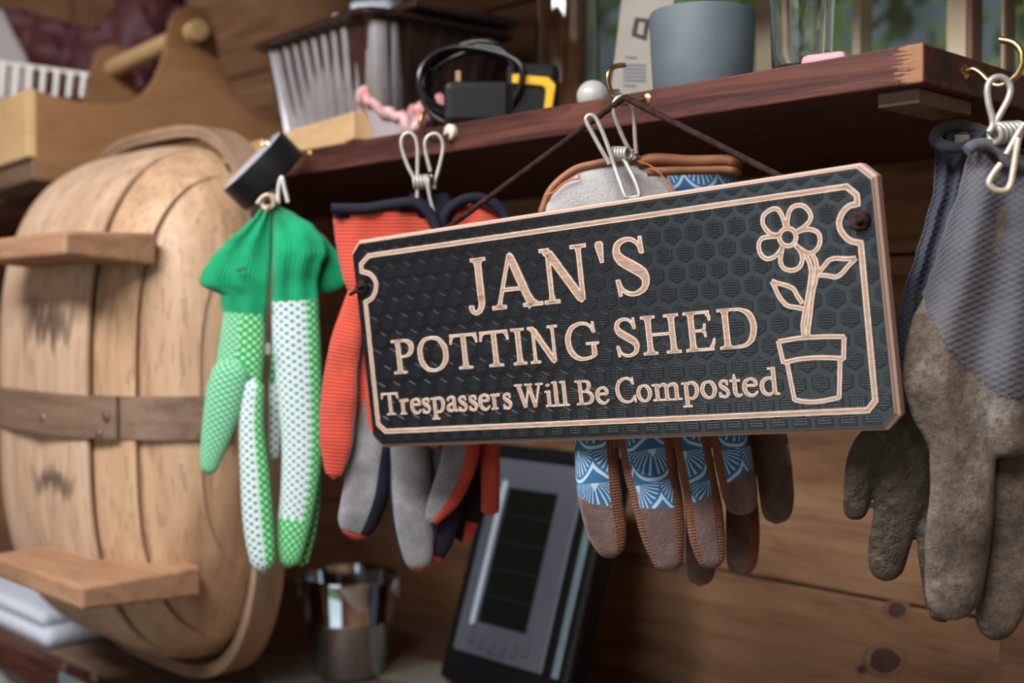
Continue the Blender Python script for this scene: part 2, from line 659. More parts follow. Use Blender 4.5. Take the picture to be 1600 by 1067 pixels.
knit('green_knit', (0.004, 0.24, 0.10), (0.006, 0.34, 0.15), pu=0.0024, strength=0.8, soil=(0.06, 0.10, 0.05), soil_amt=0.15)
dots('dots_white_on_green', (0.01, 0.33, 0.065), (0.50, 0.70, 0.52), rad=0.30)
dots('dots_green_on_white', (0.60, 0.66, 0.70), (0.01, 0.20, 0.13), rad=0.29)
dots('dots_pale', (0.02, 0.33, 0.13), (0.38, 0.60, 0.45), pitch=0.0036, rad=0.36)
knit('orange_knit', (0.50, 0.062, 0.036), (0.58, 0.085, 0.052), pv=0.0027, strength=0.8, soil=(0.26, 0.05, 0.035), soil_amt=0.5)
knit('navy_cloth', (0.010, 0.011, 0.022), (0.017, 0.017, 0.030), pv=0.0015, strength=0.3, sheen=0.0)
knit('brown_mesh', (0.165, 0.060, 0.030), (0.215, 0.082, 0.042), pu=0.0020, pv=0.0020, strength=0.9)
knit('grey_knit', (0.078, 0.079, 0.096), (0.112, 0.110, 0.130), pu=0.0044, pv=0.0040, prod=True, strength=0.9, soil=(0.13, 0.09, 0.065), soil_amt=0.55)
knit('dark_knit', (0.040, 0.046, 0.068), (0.058, 0.064, 0.09), pu=0.0044, pv=0.0040, prod=True, strength=1.0)


def suede(name, c, c2, dirt=None, amt=0.5, scale=40, b=0.35):
    t = NT(name).set(0.95, 0, 0.1)
    t.b.inputs['Sheen Weight'].default_value = 0.3
    c0 = t.ramp(t.noise(t.coords(), scale, 6, 0.6), [(0.35, c), (0.68, c2)])
    if dirt:
        s = t.ramp(t.noise(t.coords(loc=(1, 4, 2)), scale * 0.7, 5, 0.7), [(0.5, (0, 0, 0)), (0.72, (1, 1, 1))])
        c0 = t.mix(t.math('MULTIPLY', s, amt), c0, dirt)
    fl = t.noise(t.coords(loc=(2, 2, 2)), 900, 3, 0.7)
    c0 = t.mix(t.math('MULTIPLY', t.math('GREATER_THAN', fl, 0.54), 0.35), c0, tuple(q * 0.55 for q in c))
    t.col(c0)
    t.bump(t.noise(t.coords(), 600, 5), b * 1.6, 0.0016)
    return t


suede('grey_suede', (0.15, 0.15, 0.168), (0.28, 0.275, 0.295), dirt=(0.085, 0.07, 0.055), amt=0.65)
suede('pale_suede', (0.36, 0.35, 0.36), (0.46, 0.45, 0.45), dirt=(0.36, 0.29, 0.24), amt=0.3)
suede('brown_suede', (0.100, 0.060, 0.055), (0.180, 0.118, 0.108), dirt=(0.27, 0.19, 0.17), amt=0.4, scale=70)
plain('tan_leather', (0.21, 0.080, 0.036), 0.55, c2=(0.27, 0.112, 0.054), scale=40, bump=0.25, bscale=500)
plain('knot_wood', (0.055, 0.025, 0.020), 0.6, c2=(0.10, 0.045, 0.03), scale=60)
plain('knot_ring', (0.25, 0.135, 0.08), 0.6, c2=(0.30, 0.17, 0.10), scale=90)
plain('knot_halo', (0.17, 0.085, 0.045), 0.6, c2=(0.24, 0.125, 0.07), scale=60)
plain('orange_thread', (0.55, 0.14, 0.04), 0.8)
plain('dark_cord', (0.022, 0.011, 0.010), 0.9, spec=0.1, c2=(0.045, 0.023, 0.019), scale=200, bump=0.3, bscale=900)

t = NT('rubber_mud').set(0.85, 0, 0.2)
v = t.coords()
n1 = t.noise(v, 24, 8, 0.72)
c = t.ramp(n1, [(0.30, (0.065, 0.048, 0.036)), (0.48, (0.200, 0.155, 0.120)), (0.66, (0.35, 0.29, 0.245))])
n2 = t.ramp(t.noise(t.coords(loc=(5, 2, 1)), 26, 7, 0.75), [(0.54, (0, 0, 0)), (0.70, (1, 1, 1))])
c = t.mix(t.math('MULTIPLY', n2, 0.6), c, (0.58, 0.54, 0.52))
n3 = t.ramp(t.noise(t.coords(loc=(1, 7, 3)), 220, 4, 0.7), [(0.50, (0, 0, 0)), (0.64, (1, 1, 1))])
c = t.mix(t.math('MULTIPLY', n3, 0.45), c, (0.075, 0.055, 0.042))
t.col(c)
t.bump(t.math('ADD', t.noise(v, 240, 8, 0.78), t.math('MULTIPLY', t.noise(v, 60, 6, 0.7), 1.6)), 0.9, 0.0035)
t = NT('rubber_dark').set(0.75, 0, 0.25)
v = t.coords()
wv = t.n('ShaderNodeTexWave', wave_type='BANDS', bands_direction='Z', wave_profile='SAW')
t.l(v, wv.inputs['Vector'])
wv.inputs['Scale'].default_value = 48
wv.inputs['Distortion'].default_value = 9
wv.inputs['Detail'].default_value = 4
wv.inputs['Detail Scale'].default_value = 2.5
wv.inputs['Detail Roughness'].default_value = 0.65
c = t.ramp(t.noise(v, 28, 7, 0.7), [(0.3, (0.050, 0.040, 0.030)), (0.52, (0.140, 0.112, 0.082)), (0.74, (0.27, 0.215, 0.155))])
t.col(c)
t.bump(t.math('ADD', t.math('MULTIPLY', wv.outputs['Fac'], 0.8), t.noise(v, 350, 6, 0.7)), 1.0, 0.004)

# blue fan print
t = NT('blue_print').set(0.75, 0, 0.2)
u, v = uvxy(t)
PU, PV = 0.0165, 0.0215
row = t.math('FLOOR', t.math('DIVIDE', v, PV))
odd = t.math('MULTIPLY', t.math('MODULO', t.math('ABSOLUTE', row), 2.0), 0.5)
fx = t.math('SUBTRACT', t.math('FRACT', t.math('ADD', t.math('DIVIDE', u, PU), odd)), 0.5)
fy = t.math('SUBTRACT', 1.0, t.math('FRACT', t.math('DIVIDE', v, PV)))
ang = t.math('ARCTAN2', fx, t.math('ADD', t.math('SUBTRACT', 1.0, fy), 0.12))
spoke = t.math('GREATER_THAN', t.math('SINE', t.math('MULTIPLY', ang, 36.0)), 0.55)
rad = t.math('SQRT', t.math('ADD', t.math('MULTIPLY', t.math('MULTIPLY', fx, fx), 2.6), t.math('POWER', t.math('SUBTRACT', 1.0, fy), 2.0)))
edge = t.math('LESS_THAN', t.math('ABSOLUTE', t.math('SUBTRACT', rad, 0.92)), 0.05)
ins = t.math('LESS_THAN', rad, 0.80)
msk = t.math('MAXIMUM', edge, t.math('MULTIPLY', spoke, ins))
wedge = t.math('LESS_THAN', t.math('ADD', t.math('ABSOLUTE', t.math('MULTIPLY', fx, 3.0)), t.math('SUBTRACT', 1.0, fy)), 0.26)  # pale triangle at the root of each fan, part of the print
msk = t.math('MAXIMUM', msk, wedge)
t.col(t.mix(t.math('MULTIPLY', msk, 0.9), (0.030, 0.125, 0.265), (0.45, 0.57, 0.67)))
t.bump(t.noise(t.coords(), 700, 2), 0.2, 0.0005)

# sign
t = NT('sign_black').set(0.24, 0, 0.75)
t.col(t.ramp(t.noise(t.coords(), 30, 4), [(0.3, (0.003, 0.005, 0.008)), (0.7, (0.006, 0.010, 0.014))]))
t.bump(t.noise(t.coords(), 1500, 2), 0.12, 0.0004)
t = NT('sign_hex').set(0.32, 0, 0.6)
t.col((0.004, 0.007, 0.011))
t = NT('ply_edge').set(0.65, 0, 0.3)
tc = t.n('ShaderNodeTexCoord')
sx = t.n('ShaderNodeSeparateXYZ')
t.l(tc.outputs['Object'], sx.inputs[0])
st = t.math('FRACT', t.math('MULTIPLY', sx.outputs[2], 1 / 0.0026))
cc = t.ramp(st, [(0.0, (0.52, 0.36, 0.29)), (0.42, (0.58, 0.43, 0.36)), (0.5, (0.20, 0.105, 0.07)), (0.72, (0.30, 0.17, 0.125)), (0.8, (0.56, 0.40, 0.33))])
fine = t.noise(t.coords(scale=(40, 400, 400)), 1.0, 3)
t.col(t.mix(t.math('MULTIPLY', fine, 0.35), cc, (0.30, 0.19, 0.14)))
t = NT('ply_cream').set(0.7, 0, 0.25)
t.col(t.ramp(t.noise(t.coords(scale=(60, 500, 1)), 1.0, 4), [(0.3, (0.52, 0.39, 0.315)), (0.7, (0.70, 0.565, 0.485))]))
t = NT('ply_brown').set(0.75, 0, 0.2)
t.col(t.ramp(t.noise(t.coords(scale=(120, 700, 1)), 1.0, 4), [(0.3, (0.26, 0.15, 0.10)), (0.7, (0.46, 0.315, 0.235))]))

# ------------------------------------------------------------------ the shed
WALL_Y = 0.31
ZS = 1.62                                     # top of the upper shelf
ZL = 1.113                                    # top of the lower shelf


def plank_wall(name, x0, x1, z0, z1, seam, step, hole, mat):
    """horizontal boards on a thin backing, each board a part"""
    bk = MB()
    (hx0, hx1, hz0, hz1) = hole
    for lo, hi in (((x0, z0), (x1, hz0)), ((x0, hz1), (x1, z1)), ((x0, hz0), (hx0, hz1)), ((hx1, hz0), (x1, hz1))):
        bk.bbox((lo[0], WALL_Y + 0.016, lo[1]), (hi[0], WALL_Y + 0.03, hi[1]))
    wl = struct(bk.build(name, 'dark_timber'))
    k0 = math.floor((z0 - seam) / step)
    z = seam + k0 * step
    i = 0
    while z < z1:
        a, b = max(z, z0) + 0.0012, min(z + step, z1) - 0.0012
        spans = [(x0, x1, a, b)]
        if b > hz0 and a < hz1:
            spans = [(x0, hx0, a, b), (hx1, x1, a, b)]
            if a < hz0 - 0.01:
                spans.append((hx0 + 0.001, hx1 - 0.001, a, hz0))
            if b > hz1 + 0.01:
                spans.append((hx0 + 0.001, hx1 - 0.001, hz1, b))
        for (p, q, a, b) in spans:
            mb = MB().bbox((p, WALL_Y, a), (q, WALL_Y + 0.0155, b))
            o = mb.build('plank', mat, wl, bevel=0.002)
            # give each board its own stretch of grain
            org = Vector((p + 0.37 * i, 0, a - 0.61 * i))
            o.data.transform(Matrix.Translation(ORI[wl.name] - Vector((p, WALL_Y, a)) - Vector((0.731 * i, 0, 0.417 * i))))
            o.location = Vector((p, WALL_Y, a)) + Vector((0.731 * i, 0, 0.417 * i)) - ORI[wl.name]
            i += 1
        z += step
    return wl


WX0 = PY(906, 40, WALL_Y).x
WX1 = 0.55
wall = plank_wall('wall_back', -1.75, 1.2, 0.0, 2.35, 1.233, 0.145, (WX0, WX1, 1.60, 2.10), 'wall_pine')
wlf = struct(MB().bbox((-1.78, -1.63, 0), (-1.766, WALL_Y + 0.03, 2.35)).build('wall_left', 'dark_timber'))
for i in range(17):
    z = 1.233 - 9 * 0.145 + 0.145 * i
    z0, z1 = max(z, 0.0) + 0.0012, min(z + 0.145, 2.35) - 0.0012
    if z1 > z0:
        o = MB().bbox((-1.7655, -1.63, z0), (-1.75, WALL_Y - 0.001, z1)).build('plank', 'wall_pine_side', wlf, bevel=0.002)
        sh = Vector((0, 0.731 * i, 0.417 * i))
        o.data.transform(Matrix.Translation(-sh))
        o.location = sh
struct(MB().bbox((-1.78, -0.40, 2.35), (1.2, WALL_Y + 0.03, 2.38)).bbox((-1.78, -1.63, 2.35), (1.2, -0.40, 2.38)).build('ceiling', 'dark_timber'))
struct(MB().bbox((-1.78, -1.63, 0), (1.2, WALL_Y + 0.03, 0.0005)).bbox((-1.78, -1.63, -0.04), (1.2, WALL_Y + 0.03, -0.0005)).build('floor', 'concrete'))
struct(MB().bbox((1.2, -1.63, 0), (1.23, WALL_Y + 0.03, 2.35)).build('wall_right', 'wall_pine'))
struct(MB().bbox((-1.75, -1.63, 0), (-0.54, -1.60, 2.35)).bbox((0.54, -1.63, 0), (1.2, -1.60, 2.35)).bbox((-0.54, -1.63, 2.02), (0.54, -1.60, 2.35)).build('wall_front', 'wall_pine'))
struct(MB().bbox((-30, -30, -0.10), (30, 30, -0.05)).build('ground', 'earth'))
# knots of the board below the seam
for (kx, ky, r) in ((1382, 1032, 0.0125), (1401, 953, 0.0075), (1347, 1046, 0.004)):
    p = PY(kx, ky, WALL_Y)
    mb = MB()
    for k, (q, h, mi) in enumerate(((1.45, 0.00012, 1), (1.2, 0.0002, 0), (1.0, 0.0003, 2))):
        mb.prism([p + Vector((q * r * 1.15 * math.cos(a), 0, q * r * 0.9 * math.sin(a + 0.3))) * (1 + 0.06 * math.sin(3 * a + k)) * 1.0 if False else Vector((p.x + q * r * 1.15 * (1 + 0.07 * math.sin(3 * a + k)) * math.cos(a), p.y - h, p.z + q * r * 0.9 * (1 + 0.07 * math.cos(2 * a + k)) * math.sin(a + 0.3))) for a in [2 * math.pi * i / 22 for i in range(22)]], (0, h - 0.00002, 0), mi)
    mb.build('knot', ['knot_ring', 'knot_halo', 'knot_wood'], wall)

# corner post of the wall at the lower right
px0 = PY(1587, 1000, WALL_Y).x
struct(MB().bbox((px0, WALL_Y - 0.03, 0.0), (px0 + 0.07, WALL_Y - 0.0005, 1.588)).build('trim_1', 'wall_pine', bevel=0.002))

# unseen beam added above the window to shade the upper wall
struct(MB().bbox((-0.88, -0.02, 1.85), (1.2, 0.06, 2.02)).build('shade_beam', 'dark_timber', bevel=0.003))

# window above the shelf
win = bpy.data.objects.new('window_1', None)
COL.objects.link(win)
win.location = ((WX0 + WX1) / 2, WALL_Y, 1.60)
ORI[win.name] = Vector(win.location)
struct(win)


def stile(pa, pb, y0, y1, mat='cream_paint', z0=1.60, z1=2.10):
    xa, xb = PY(pa, 50, y0).x, PY(pb, 50, y0).x
    return MB().bbox((xa, y0, z0), (xb, y1, z1)).build('window_frame', mat, win, bevel=0.001)


stile(1180, 1206, WALL_Y - 0.02, WALL_Y + 0.0)
stile(1331, 1344, WALL_Y - 0.006, WALL_Y + 0.014)
stile(1478, 1509, WALL_Y - 0.02, WALL_Y + 0.0)
stile(1509.5, 1519, WALL_Y - 0.018, WALL_Y + 0.0, 'brown_paint')
stile(1564, 1568, WALL_Y - 0.004, WALL_Y + 0.014, 'cream_paint')
stile(1568.3, 1572, WALL_Y - 0.003, WALL_Y + 0.014, 'brown_paint')
edges = [906, 1193, 1337.5, 1494, 1568]
xs = [PY(e, 50, WALL_Y + 0.015).x for e in edges] + [WX1]
for i in range(len(xs) - 1):
    MB().bbox((xs[i] + 0.001, WALL_Y + 0.0165, 1.60), (xs[i + 1] - 0.001, WALL_Y + 0.0195, 2.10)).build('pane', 'dusty_glass', win)
MB().bbox((WX0, WALL_Y - 0.012, 1.60), (WX1, WALL_Y + 0.03, 1.612)).build('window_sill', 'cream_paint', win)
MB().bbox((WX0, WALL_Y - 0.012, 2.085), (WX1, WALL_Y + 0.03, 2.10)).build('window_head', 'cream_paint', win)

# hedge outside the window
rng = random.Random(3)
hv, hf = [], []
for i in range(5200):
    x, y, z = rng.uniform(-2.6, 1.2), rng.uniform(1.5, 2.3), rng.uniform(0.0, 2.9)
    c = Vector((x, y + 0.25 * math.sin(x * 3) - 0.2 * math.sin(z * 4), z))
    d = Vector((rng.uniform(-1, 1), rng.uniform(-1, 1), rng.uniform(-1, 1))).normalized()
    e = d.orthogonal().normalized()
    s = rng.uniform(0.03, 0.065)
    k = len(hv)
    hv += [c - d * s, c + e * s * 0.45, c + d * s, c - e * s * 0.45]
    hf.append((k, k + 1, k + 2, k + 3))
mbh = MB()
mbh.add(hv, hf)
tag(mbh.build('hedge', 'leaf'), 'leafy green hedge growing outside behind the dusty window', 'hedge', kind='stuff')

# ------------------------------------------------------------------ shelves
SH_X0 = -1.72
shelf = thing('wall_shelf', 'long maroon stained wooden shelf board above the sign', 'shelf', (-0.945, 0.0, ZS - 0.0215))
mb = MB().bbox((SH_X0, 0.0, ZS - 0.0215), (0.0, WALL_Y - 0.001, ZS))
ob = mb.build('board', 'shelf_stain', shelf, bevel=0.0012)
a = PY(1372, 148, 0.012)
MB().bbox((PY(1371, 147, 0.012).x, 0.012, ZS - 0.0302), (PY(1437, 140, 0.012).x, 0.075, ZS - 0.0217)).build('support_block', 'trug_strap', shelf, bevel=0.001)
for (px, py) in ((1008, 154), (700, 208)):
    pass

low = thing('lower_shelf', 'lower wooden shelf carrying the pail and the display unit', 'shelf', (-0.9, 0.1, ZL - 0.03))
MB().bbox((-1.72, -0.085, ZL - 0.022), (-0.05, WALL_Y - 0.001, ZL)).build('board', 'trug_strap', low, bevel=0.001)
MB().bbox((-1.72, -0.103, ZL - 0.026), (-0.05, -0.0852, ZL + 0.004)).build('front_rail', 'shelf_stain', low, bevel=0.001)
for x in (-1.0, -0.06):
    MB().bbox((x - 0.02, 0.26, 0.0), (x + 0.02, WALL_Y - 0.002, ZL - 0.0222)).build('leg', 'dark_timber', low, bevel=0.001)
p0, p1 = PY(20, 1040, -0.08), PY(0, 1040, -0.08)
MB().bbox((p1.x - 0.03, -0.10, 0.0), (p0.x, -0.06, ZL - 0.0265)).build('leg', 'pale_suede', low, bevel=0.002)
br = tag(MB().bbox((PY(94, 1040, -0.104).x, -0.106, ZL - 0.06), (PY(168, 1040, -0.104).x, -0.1035, ZL + 0.003)).build('corner_plate', 'blue_galvanised', low, bevel=0.003), 'bluish galvanised metal plate')
for (px, py) in ((101, 1040), (148, 1057)):
    MB().lathe([(0.005, 0), (0.0045, 0.002), (0.001, 0.003)], PY(px, py, -0.106), (0, -1, 0), 14).build('screw', 'galvanised', br, smooth=40)
MB().lathe([(0.0035, 0), (0.003, 0.0006), (0.001, 0.001)], PY(75, 1026, -0.1035), (0, -1, 0), 14).build('screw', 'ink', low, smooth=40)

# ------------------------------------------------------------------ the sign
SIGN_H = 0.147
cpx = [(546.4, 377.4), (1369.0, 250.3), (1407.6, 672.3), (581.5, 700.2)]
rr = [np.array(ray(*c)) for c in cpx]
sol = np.linalg.solve(np.stack([-rr[1], rr[2], -rr[3]], 1), -rr[0])
Pn = [Vector(rr[0]), Vector(rr[1] * sol[0]), Vector(rr[2] * sol[1]), Vector(rr[3] * sol[2])]
kk = SIGN_H / (((Pn[0] - Pn[3]).length + (Pn[1] - Pn[2]).length) / 2)
Pw = [CAM + p * kk for p in Pn]
SU = ((Pw[1] - Pw[0]) + (Pw[2] - Pw[3])).normalized()
SV = ((Pw[0] - Pw[3]) + (Pw[1] - Pw[2]))
SV = (SV - SU * SV.dot(SU)).normalized()
SN = SU.cross(SV)
SO = (Pw[2] + Pw[3]) / 2
SW = ((Pw[1] - Pw[0]).length + (Pw[2] - Pw[3]).length) / 2
sign = thing('name_sign', 'black plywood sign with carved wooden lettering hanging by a cord', 'sign', SO)
SM = Matrix.Translation(SO) @ Matrix((SU, SV, SN)).transposed().to_4x4()
sign.matrix_world = SM
ORI[sign.name] = Vector((0, 0, 0))
SMI = SM.inverted()


def S(px, py):
    r = ray(px, py)
    d = (SO - CAM).dot(SN) / r.dot(SN)
    q = SMI @ (CAM + r * d)
    return (q.x, q.y)


def octo(ins, cut):
    x, y0, y1 = SW / 2 - ins, ins, SIGN_H - ins
    c = cut
    return [(-x + c, y0), (x - c, y0), (x, y0 + c), (x, y1 - c), (x - c, y1), (-x + c, y1), (-x, y1 - c), (-x, y0 + c)]


mb = MB()
o0 = octo(0, 0.0078)
o1 = octo(0.0026, 0.0072)
rows = [[(x, y, -0.0115) for x, y in o0], [(x, y, -0.003) for x, y in o0], [(x, y, 0.0) for x, y in o1]]
v = [p for r in rows for p in r]
f = [(i * 8 + k, i * 8 + (k + 1) % 8, (i + 1) * 8 + (k + 1) % 8, (i + 1) * 8 + k) for i in range(2) for k in range(8)]
f += [tuple(range(7, -1, -1)), tuple(range(16, 24))]
mb.add(v, f)
mb.build('board', 'ply_edge', sign)
mb = MB()
mb.prism([(x, y, 0.00005) for x, y in o1], (0, 0, 0.0002))
mb.build('face', 'sign_black', sign)


# raised hexagons of the anti-slip face
def clip_poly(poly, cp):
    out = poly
    n = len(cp)
    for i in range(n):
        a, b = cp[i], cp[(i + 1) % n]
        res = []
        ins = lambda p: (b[0] - a[0]) * (p[1] - a[1]) - (b[1] - a[1]) * (p[0] - a[0]) >= 0
        for j in range(len(out)):
            p, q = out[j], out[(j + 1) % len(out)]
            if ins(p):
                res.append(p)
            if ins(p) != ins(q):
                d1 = (b[0] - a[0]) * (p[1] - a[1]) - (b[1] - a[1]) * (p[0] - a[0])
                d2 = (b[0] - a[0]) * (q[1] - a[1]) - (b[1] - a[1]) * (q[0] - a[0])
                t = d1 / (d1 - d2)
                res.append((p[0] + (q[0] - p[0]) * t, p[1] + (q[1] - p[1]) * t))
        out = res
        if len(out) < 3:
            return []
    return out


hA, hB = S(1025.9, 582.3), S(1190.5, 572.9)
pitch = math.hypot(hB[0] - hA[0], hB[1] - hA[1]) / 5.0
rowp = pitch * math.sqrt(3) / 2
ff = pitch * 0.775
HR = ff / math.sqrt(3)
ZF = 0.00025


def hexring(k, c=(0, 0)):
    return [(c[0] + HR * k * math.sin(math.pi / 3 * i), c[1] + HR * k * math.cos(math.pi / 3 * i)) for i in range(5, -1, -1)]


def hex_mesh(poly, cx, cy):
    m = MB()
    n = len(poly)
    lo = [(x - cx, y - cy, 0) for x, y in poly]
    mx = sum(p[0] for p in lo) / n
    my = sum(p[1] for p in lo) / n
    hi = [(mx + (x - mx) * 0.93, my + (y - my) * 0.93, 0.00034) for x, y, z in lo]
    m.add(lo + hi, [(i, (i + 1) % n, n + (i + 1) % n, n + i) for i in range(n)] + [tuple(range(n, 2 * n))])
    g = pitch / 9.0
    inner = [(mx + (x - mx) * 0.86, my + (y - my) * 0.86) for x, y, z in lo]
    def inside(x, y):
        for i in range(n):
            a, b = inner[i], inner[(i + 1) % n]
            if (b[0] - a[0]) * (y - a[1]) - (b[1] - a[1]) * (x - a[0]) < 0:
                return False
        return True
    N = 5
    for i in range(-N, N + 1):
        for j in range(-N, N + 1):
            x, y = i * g, j * g
            if inside(x, y):
                s = g * 0.36
                m.add([(x - s, y - s, 0.00034), (x + s, y - s, 0.00034), (x + s, y + s, 0.00034), (x - s, y + s, 0.00034), (x, y, 0.00074)],
                      [(0, 1, 4), (1, 2, 4), (2, 3, 4), (3, 0, 4)])
    return m


cl = [(x, y) for x, y in octo(0.0034, 0.0070)]
full = hex_mesh(hexring(1.0), 0, 0).mesh('hexagon', 'sign_hex', (0, 0, 0))
cells = []
for r in range(-12, 13):
    for q in range(-32, 33):
        cx = hA[0] + (q + (0.5 if r % 2 else 0.0)) * pitch
        cy = hA[1] + r * rowp
        poly = clip_poly(hexring(1.0, (cx, cy)), cl)
        if len(poly) < 3:
            continue
        area = 0.5 * abs(sum(poly[i][0] * poly[(i + 1) % len(poly)][1] - poly[(i + 1) % len(poly)][0] * poly[i][1] for i in range(len(poly))))
        k = area / (1.5 * math.sqrt(3) * HR * HR)
        if k > 0.04:
            cells.append((k, cx, cy, poly))
cells.sort(key=lambda c: -c[0] * (1 + c[1] / SW))
rest = MB()
for i, (k, cx, cy, poly) in enumerate(cells):
    if i < 300:
        me = full if k > 0.995 else hex_mesh(poly, cx, cy).mesh('hexagon', 'sign_hex', (0, 0, 0))
        o = bpy.data.objects.new('hexagon', me)
        COL.objects.link(o)
        o.parent = sign
        o.location = (cx, cy, ZF)
    else:
        h = hex_mesh(poly, cx, cy)
        rest.add([(x + cx, y + cy, z + ZF) for x, y, z in h.v], h.f)
if rest.v:
    tag(rest.build('hexagon_tread', 'sign_hex', sign), kind='stuff')


# carved lines
def strip(mb, pts, z, shrink=0.0, closed=False, z0=0.0002):
    """flat ribbon through (x, y, width)"""
    P = [(p[0], p[1], max(p[2] - 2 * shrink, 0.00025)) for p in pts]
    n = len(P)
    if not closed and shrink:
        def sh(a, b, e):
            dx, dy = b[0] - a[0], b[1] - a[1]
            l = math.hypot(dx, dy) or 1
            e = min(e, l * 0.45)
            return (a[0] + dx / l * e, a[1] + dy / l * e, a[2])
        P = [sh(P[0], P[1], shrink)] + P[1:-1] + [sh(P[-1], P[-2], shrink)]
    Lp, Rp = [], []
    for i in range(n):
        if closed:
            a, b = P[i - 1], P[(i + 1) % n]
        else:
            a, b = P[max(i - 1, 0)], P[min(i + 1, n - 1)]
        d1 = Vector((P[i][0] - a[0], P[i][1] - a[1]))
        d2 = Vector((b[0] - P[i][0], b[1] - P[i][1]))
        if d1.length < 1e-9:
            d1 = d2
        if d2.length < 1e-9:
            d2 = d1
        d1, d2 = d1.normalized(), d2.normalized()
        n1, n2 = Vector((-d1.y, d1.x)), Vector((-d2.y, d2.x))
        nn = (n1 + n2)
        nn = nn.normalized() if nn.length > 1e-6 else n1
        k = min(1 / max(nn.dot(n1), 0.35), 2.0)
        h = P[i][2] / 2 * k
        Lp.append((P[i][0] + nn.x * h, P[i][1] + nn.y * h))
        Rp.append((P[i][0] - nn.x * h, P[i][1] - nn.y * h))
    v = [(x, y, z) for x, y in Lp] + [(x, y, z) for x, y in Rp] + [(x, y, z0) for x, y in Lp] + [(x, y, z0) for x, y in Rp]
    f = []
    m = n if closed else n - 1
    for i in range(m):
        j = (i + 1) % n
        f += [(i, n + i, n + j, j), (i, j, 2 * n + j, 2 * n + i), (n + j, n + i, 3 * n + i, 3 * n + j)]
    if not closed:
        f += [(0, 2 * n, 3 * n, n), (n - 1, 2 * n - 1, 4 * n - 1, 3 * n - 1)]
    mb.add(v, f)


EDGE = 0.00075


def carve(name, strokes, parent=sign, edge=EDGE, closed=()):
    a, b = MB(), MB()
    for i, s in enumerate(strokes):
        strip(a, s, 0.00125, 0.0, i in closed)
        if max(p[2] for p in s) > 2.3 * edge:
            strip(b, s, 0.00135, edge, i in closed, 0.0010)
    o = a.build(name, 'ply_cream', parent)
    if b.v:
        b.build('groove', 'ply_brown', o)
    return o


def line_px(pts, w, curve=True, n=0):
    q = [S(*p) for p in pts]
    if curve:
        return [(c[0], c[1], w) for c in crom(q, n or len(q) * 6)]
    return [(c[0], c[1], w) for c in q]


LW = 0.0033
top = [(577.7, 399.4), (1323.5, 291.4)]
notchR = [(1340.7, 318.5), (1327, 322.5), (1316.5, 334), (1312, 349.5), (1317.5, 364.5), (1329.5, 376), (1345.5, 379.5)]
notchL = [(572.6, 471.8), (583, 465.5), (588.8, 452), (588, 439), (580, 428.5), (566.5, 424.0)]
bl = S(592.5, 662)
border = line_px([(577.7, 399.4), (1323.5, 291.4), (1339.6, 304.5), (1340.7, 317.5)], LW, False)
border += line_px(notchR, LW, True, 26)
border += line_px([(1346, 381), (1368.5, 626), (1356.5, 640.5), (604.0, 673.6), (592.5, 662.5), (572.6, 473)], LW, False)
border += line_px(notchL, LW, True, 26)
border += line_px([(565.6, 413.0)], LW, False)
carve('border_line', [border], closed=(0,))


# ---- serif letters: strokes in cap heights (x, y, width)
def cv(p, n=26):
    return [tuple(q) for q in crom(p, n)]


SF = 0.075
T_, K_ = 0.085, 0.165                          # thin and thick strokes


def serif(x, y, half, up=1):
    return [(x - half, y + up * SF / 2, SF), (x + half, y + up * SF / 2, SF)]


def stem(x, y0, y1, w=K_, b=True, tp=True, tilt=0.0):
    p = []
    if b:
        p += [(x, y0 + 0.01, w * 1.75), (x, y0 + 0.07, w * 1.35), (x, y0 + 0.15, w)]
    else:
        p += [(x, y0, w)]
    if tp:
        p += [(x, y1 - 0.15, w), (x, y1 - 0.07, w * 1.35), (x, y1 - 0.01, w * 1.75)]
    else:
        p += [(x, y1, w)]
    return p


G = {}
G['J'] = [stem(0.33, 0.20, 1.0, K_, False, True), serif(0.34, 1.0, 0.20, -1),
          cv([(0.33, 0.30, K_), (0.33, 0.16, K_ * 0.95), (0.27, 0.03, 0.12), (0.15, -0.02, 0.09), (0.06, 0.03, 0.10), (0.05, 0.10, 0.13), (0.055, 0.125, 0.11)])]
G['A'] = [[(0.13, 0.02, T_), (0.44, 0.97, T_)], cv([(0.43, 1.0, 0.08), (0.47, 0.92, 0.15), (0.62, 0.5, K_), (0.77, 0.12, K_), (0.83, 0.02, 0.24)], 12),
          [(0.24, 0.35, 0.075), (0.67, 0.35, 0.075)], serif(0.14, 0.0, 0.15), serif(0.83, 0.0, 0.20), [(0.14, 0.02, 0.20), (0.16, 0.10, 0.10)]]
G['N'] = [stem(0.20, 0, 0.9, 0.10, True, False), serif(0.20, 0, 0.17), [(0.02, 0.965, SF), (0.24, 0.965, SF)],
          [(0.12, 0.95, 0.12), (0.24, 0.88, K_), (0.80, 0.07, K_), (0.86, 0.0, 0.10)], stem(0.855, 0.02, 1.0, 0.10, False, True), serif(0.855, 1.0, 0.17, -1)]
G["'"] = [cv([(0.10, 1.0, 0.10), (0.10, 0.95, 0.19), (0.11, 0.86, 0.17), (0.13, 0.70, 0.11), (0.14, 0.62, 0.08)], 10)]
G['S'] = [cv([(0.50, 0.72, 0.075), (0.46, 0.86, 0.075), (0.36, 0.955, 0.08), (0.24, 0.965, 0.09), (0.12, 0.90, 0.12), (0.085, 0.76, 0.15), (0.15, 0.63, 0.19),
              (0.32, 0.50, 0.20), (0.48, 0.37, 0.19), (0.53, 0.24, 0.15), (0.49, 0.11, 0.12), (0.37, 0.035, 0.09), (0.24, 0.035, 0.08), (0.12, 0.12, 0.075), (0.07, 0.28, 0.075)], 54),
          [(0.50, 1.0, 0.07), (0.515, 0.70, 0.08)], [(0.055, 0.30, 0.08), (0.085, 0.0, 0.07)]]
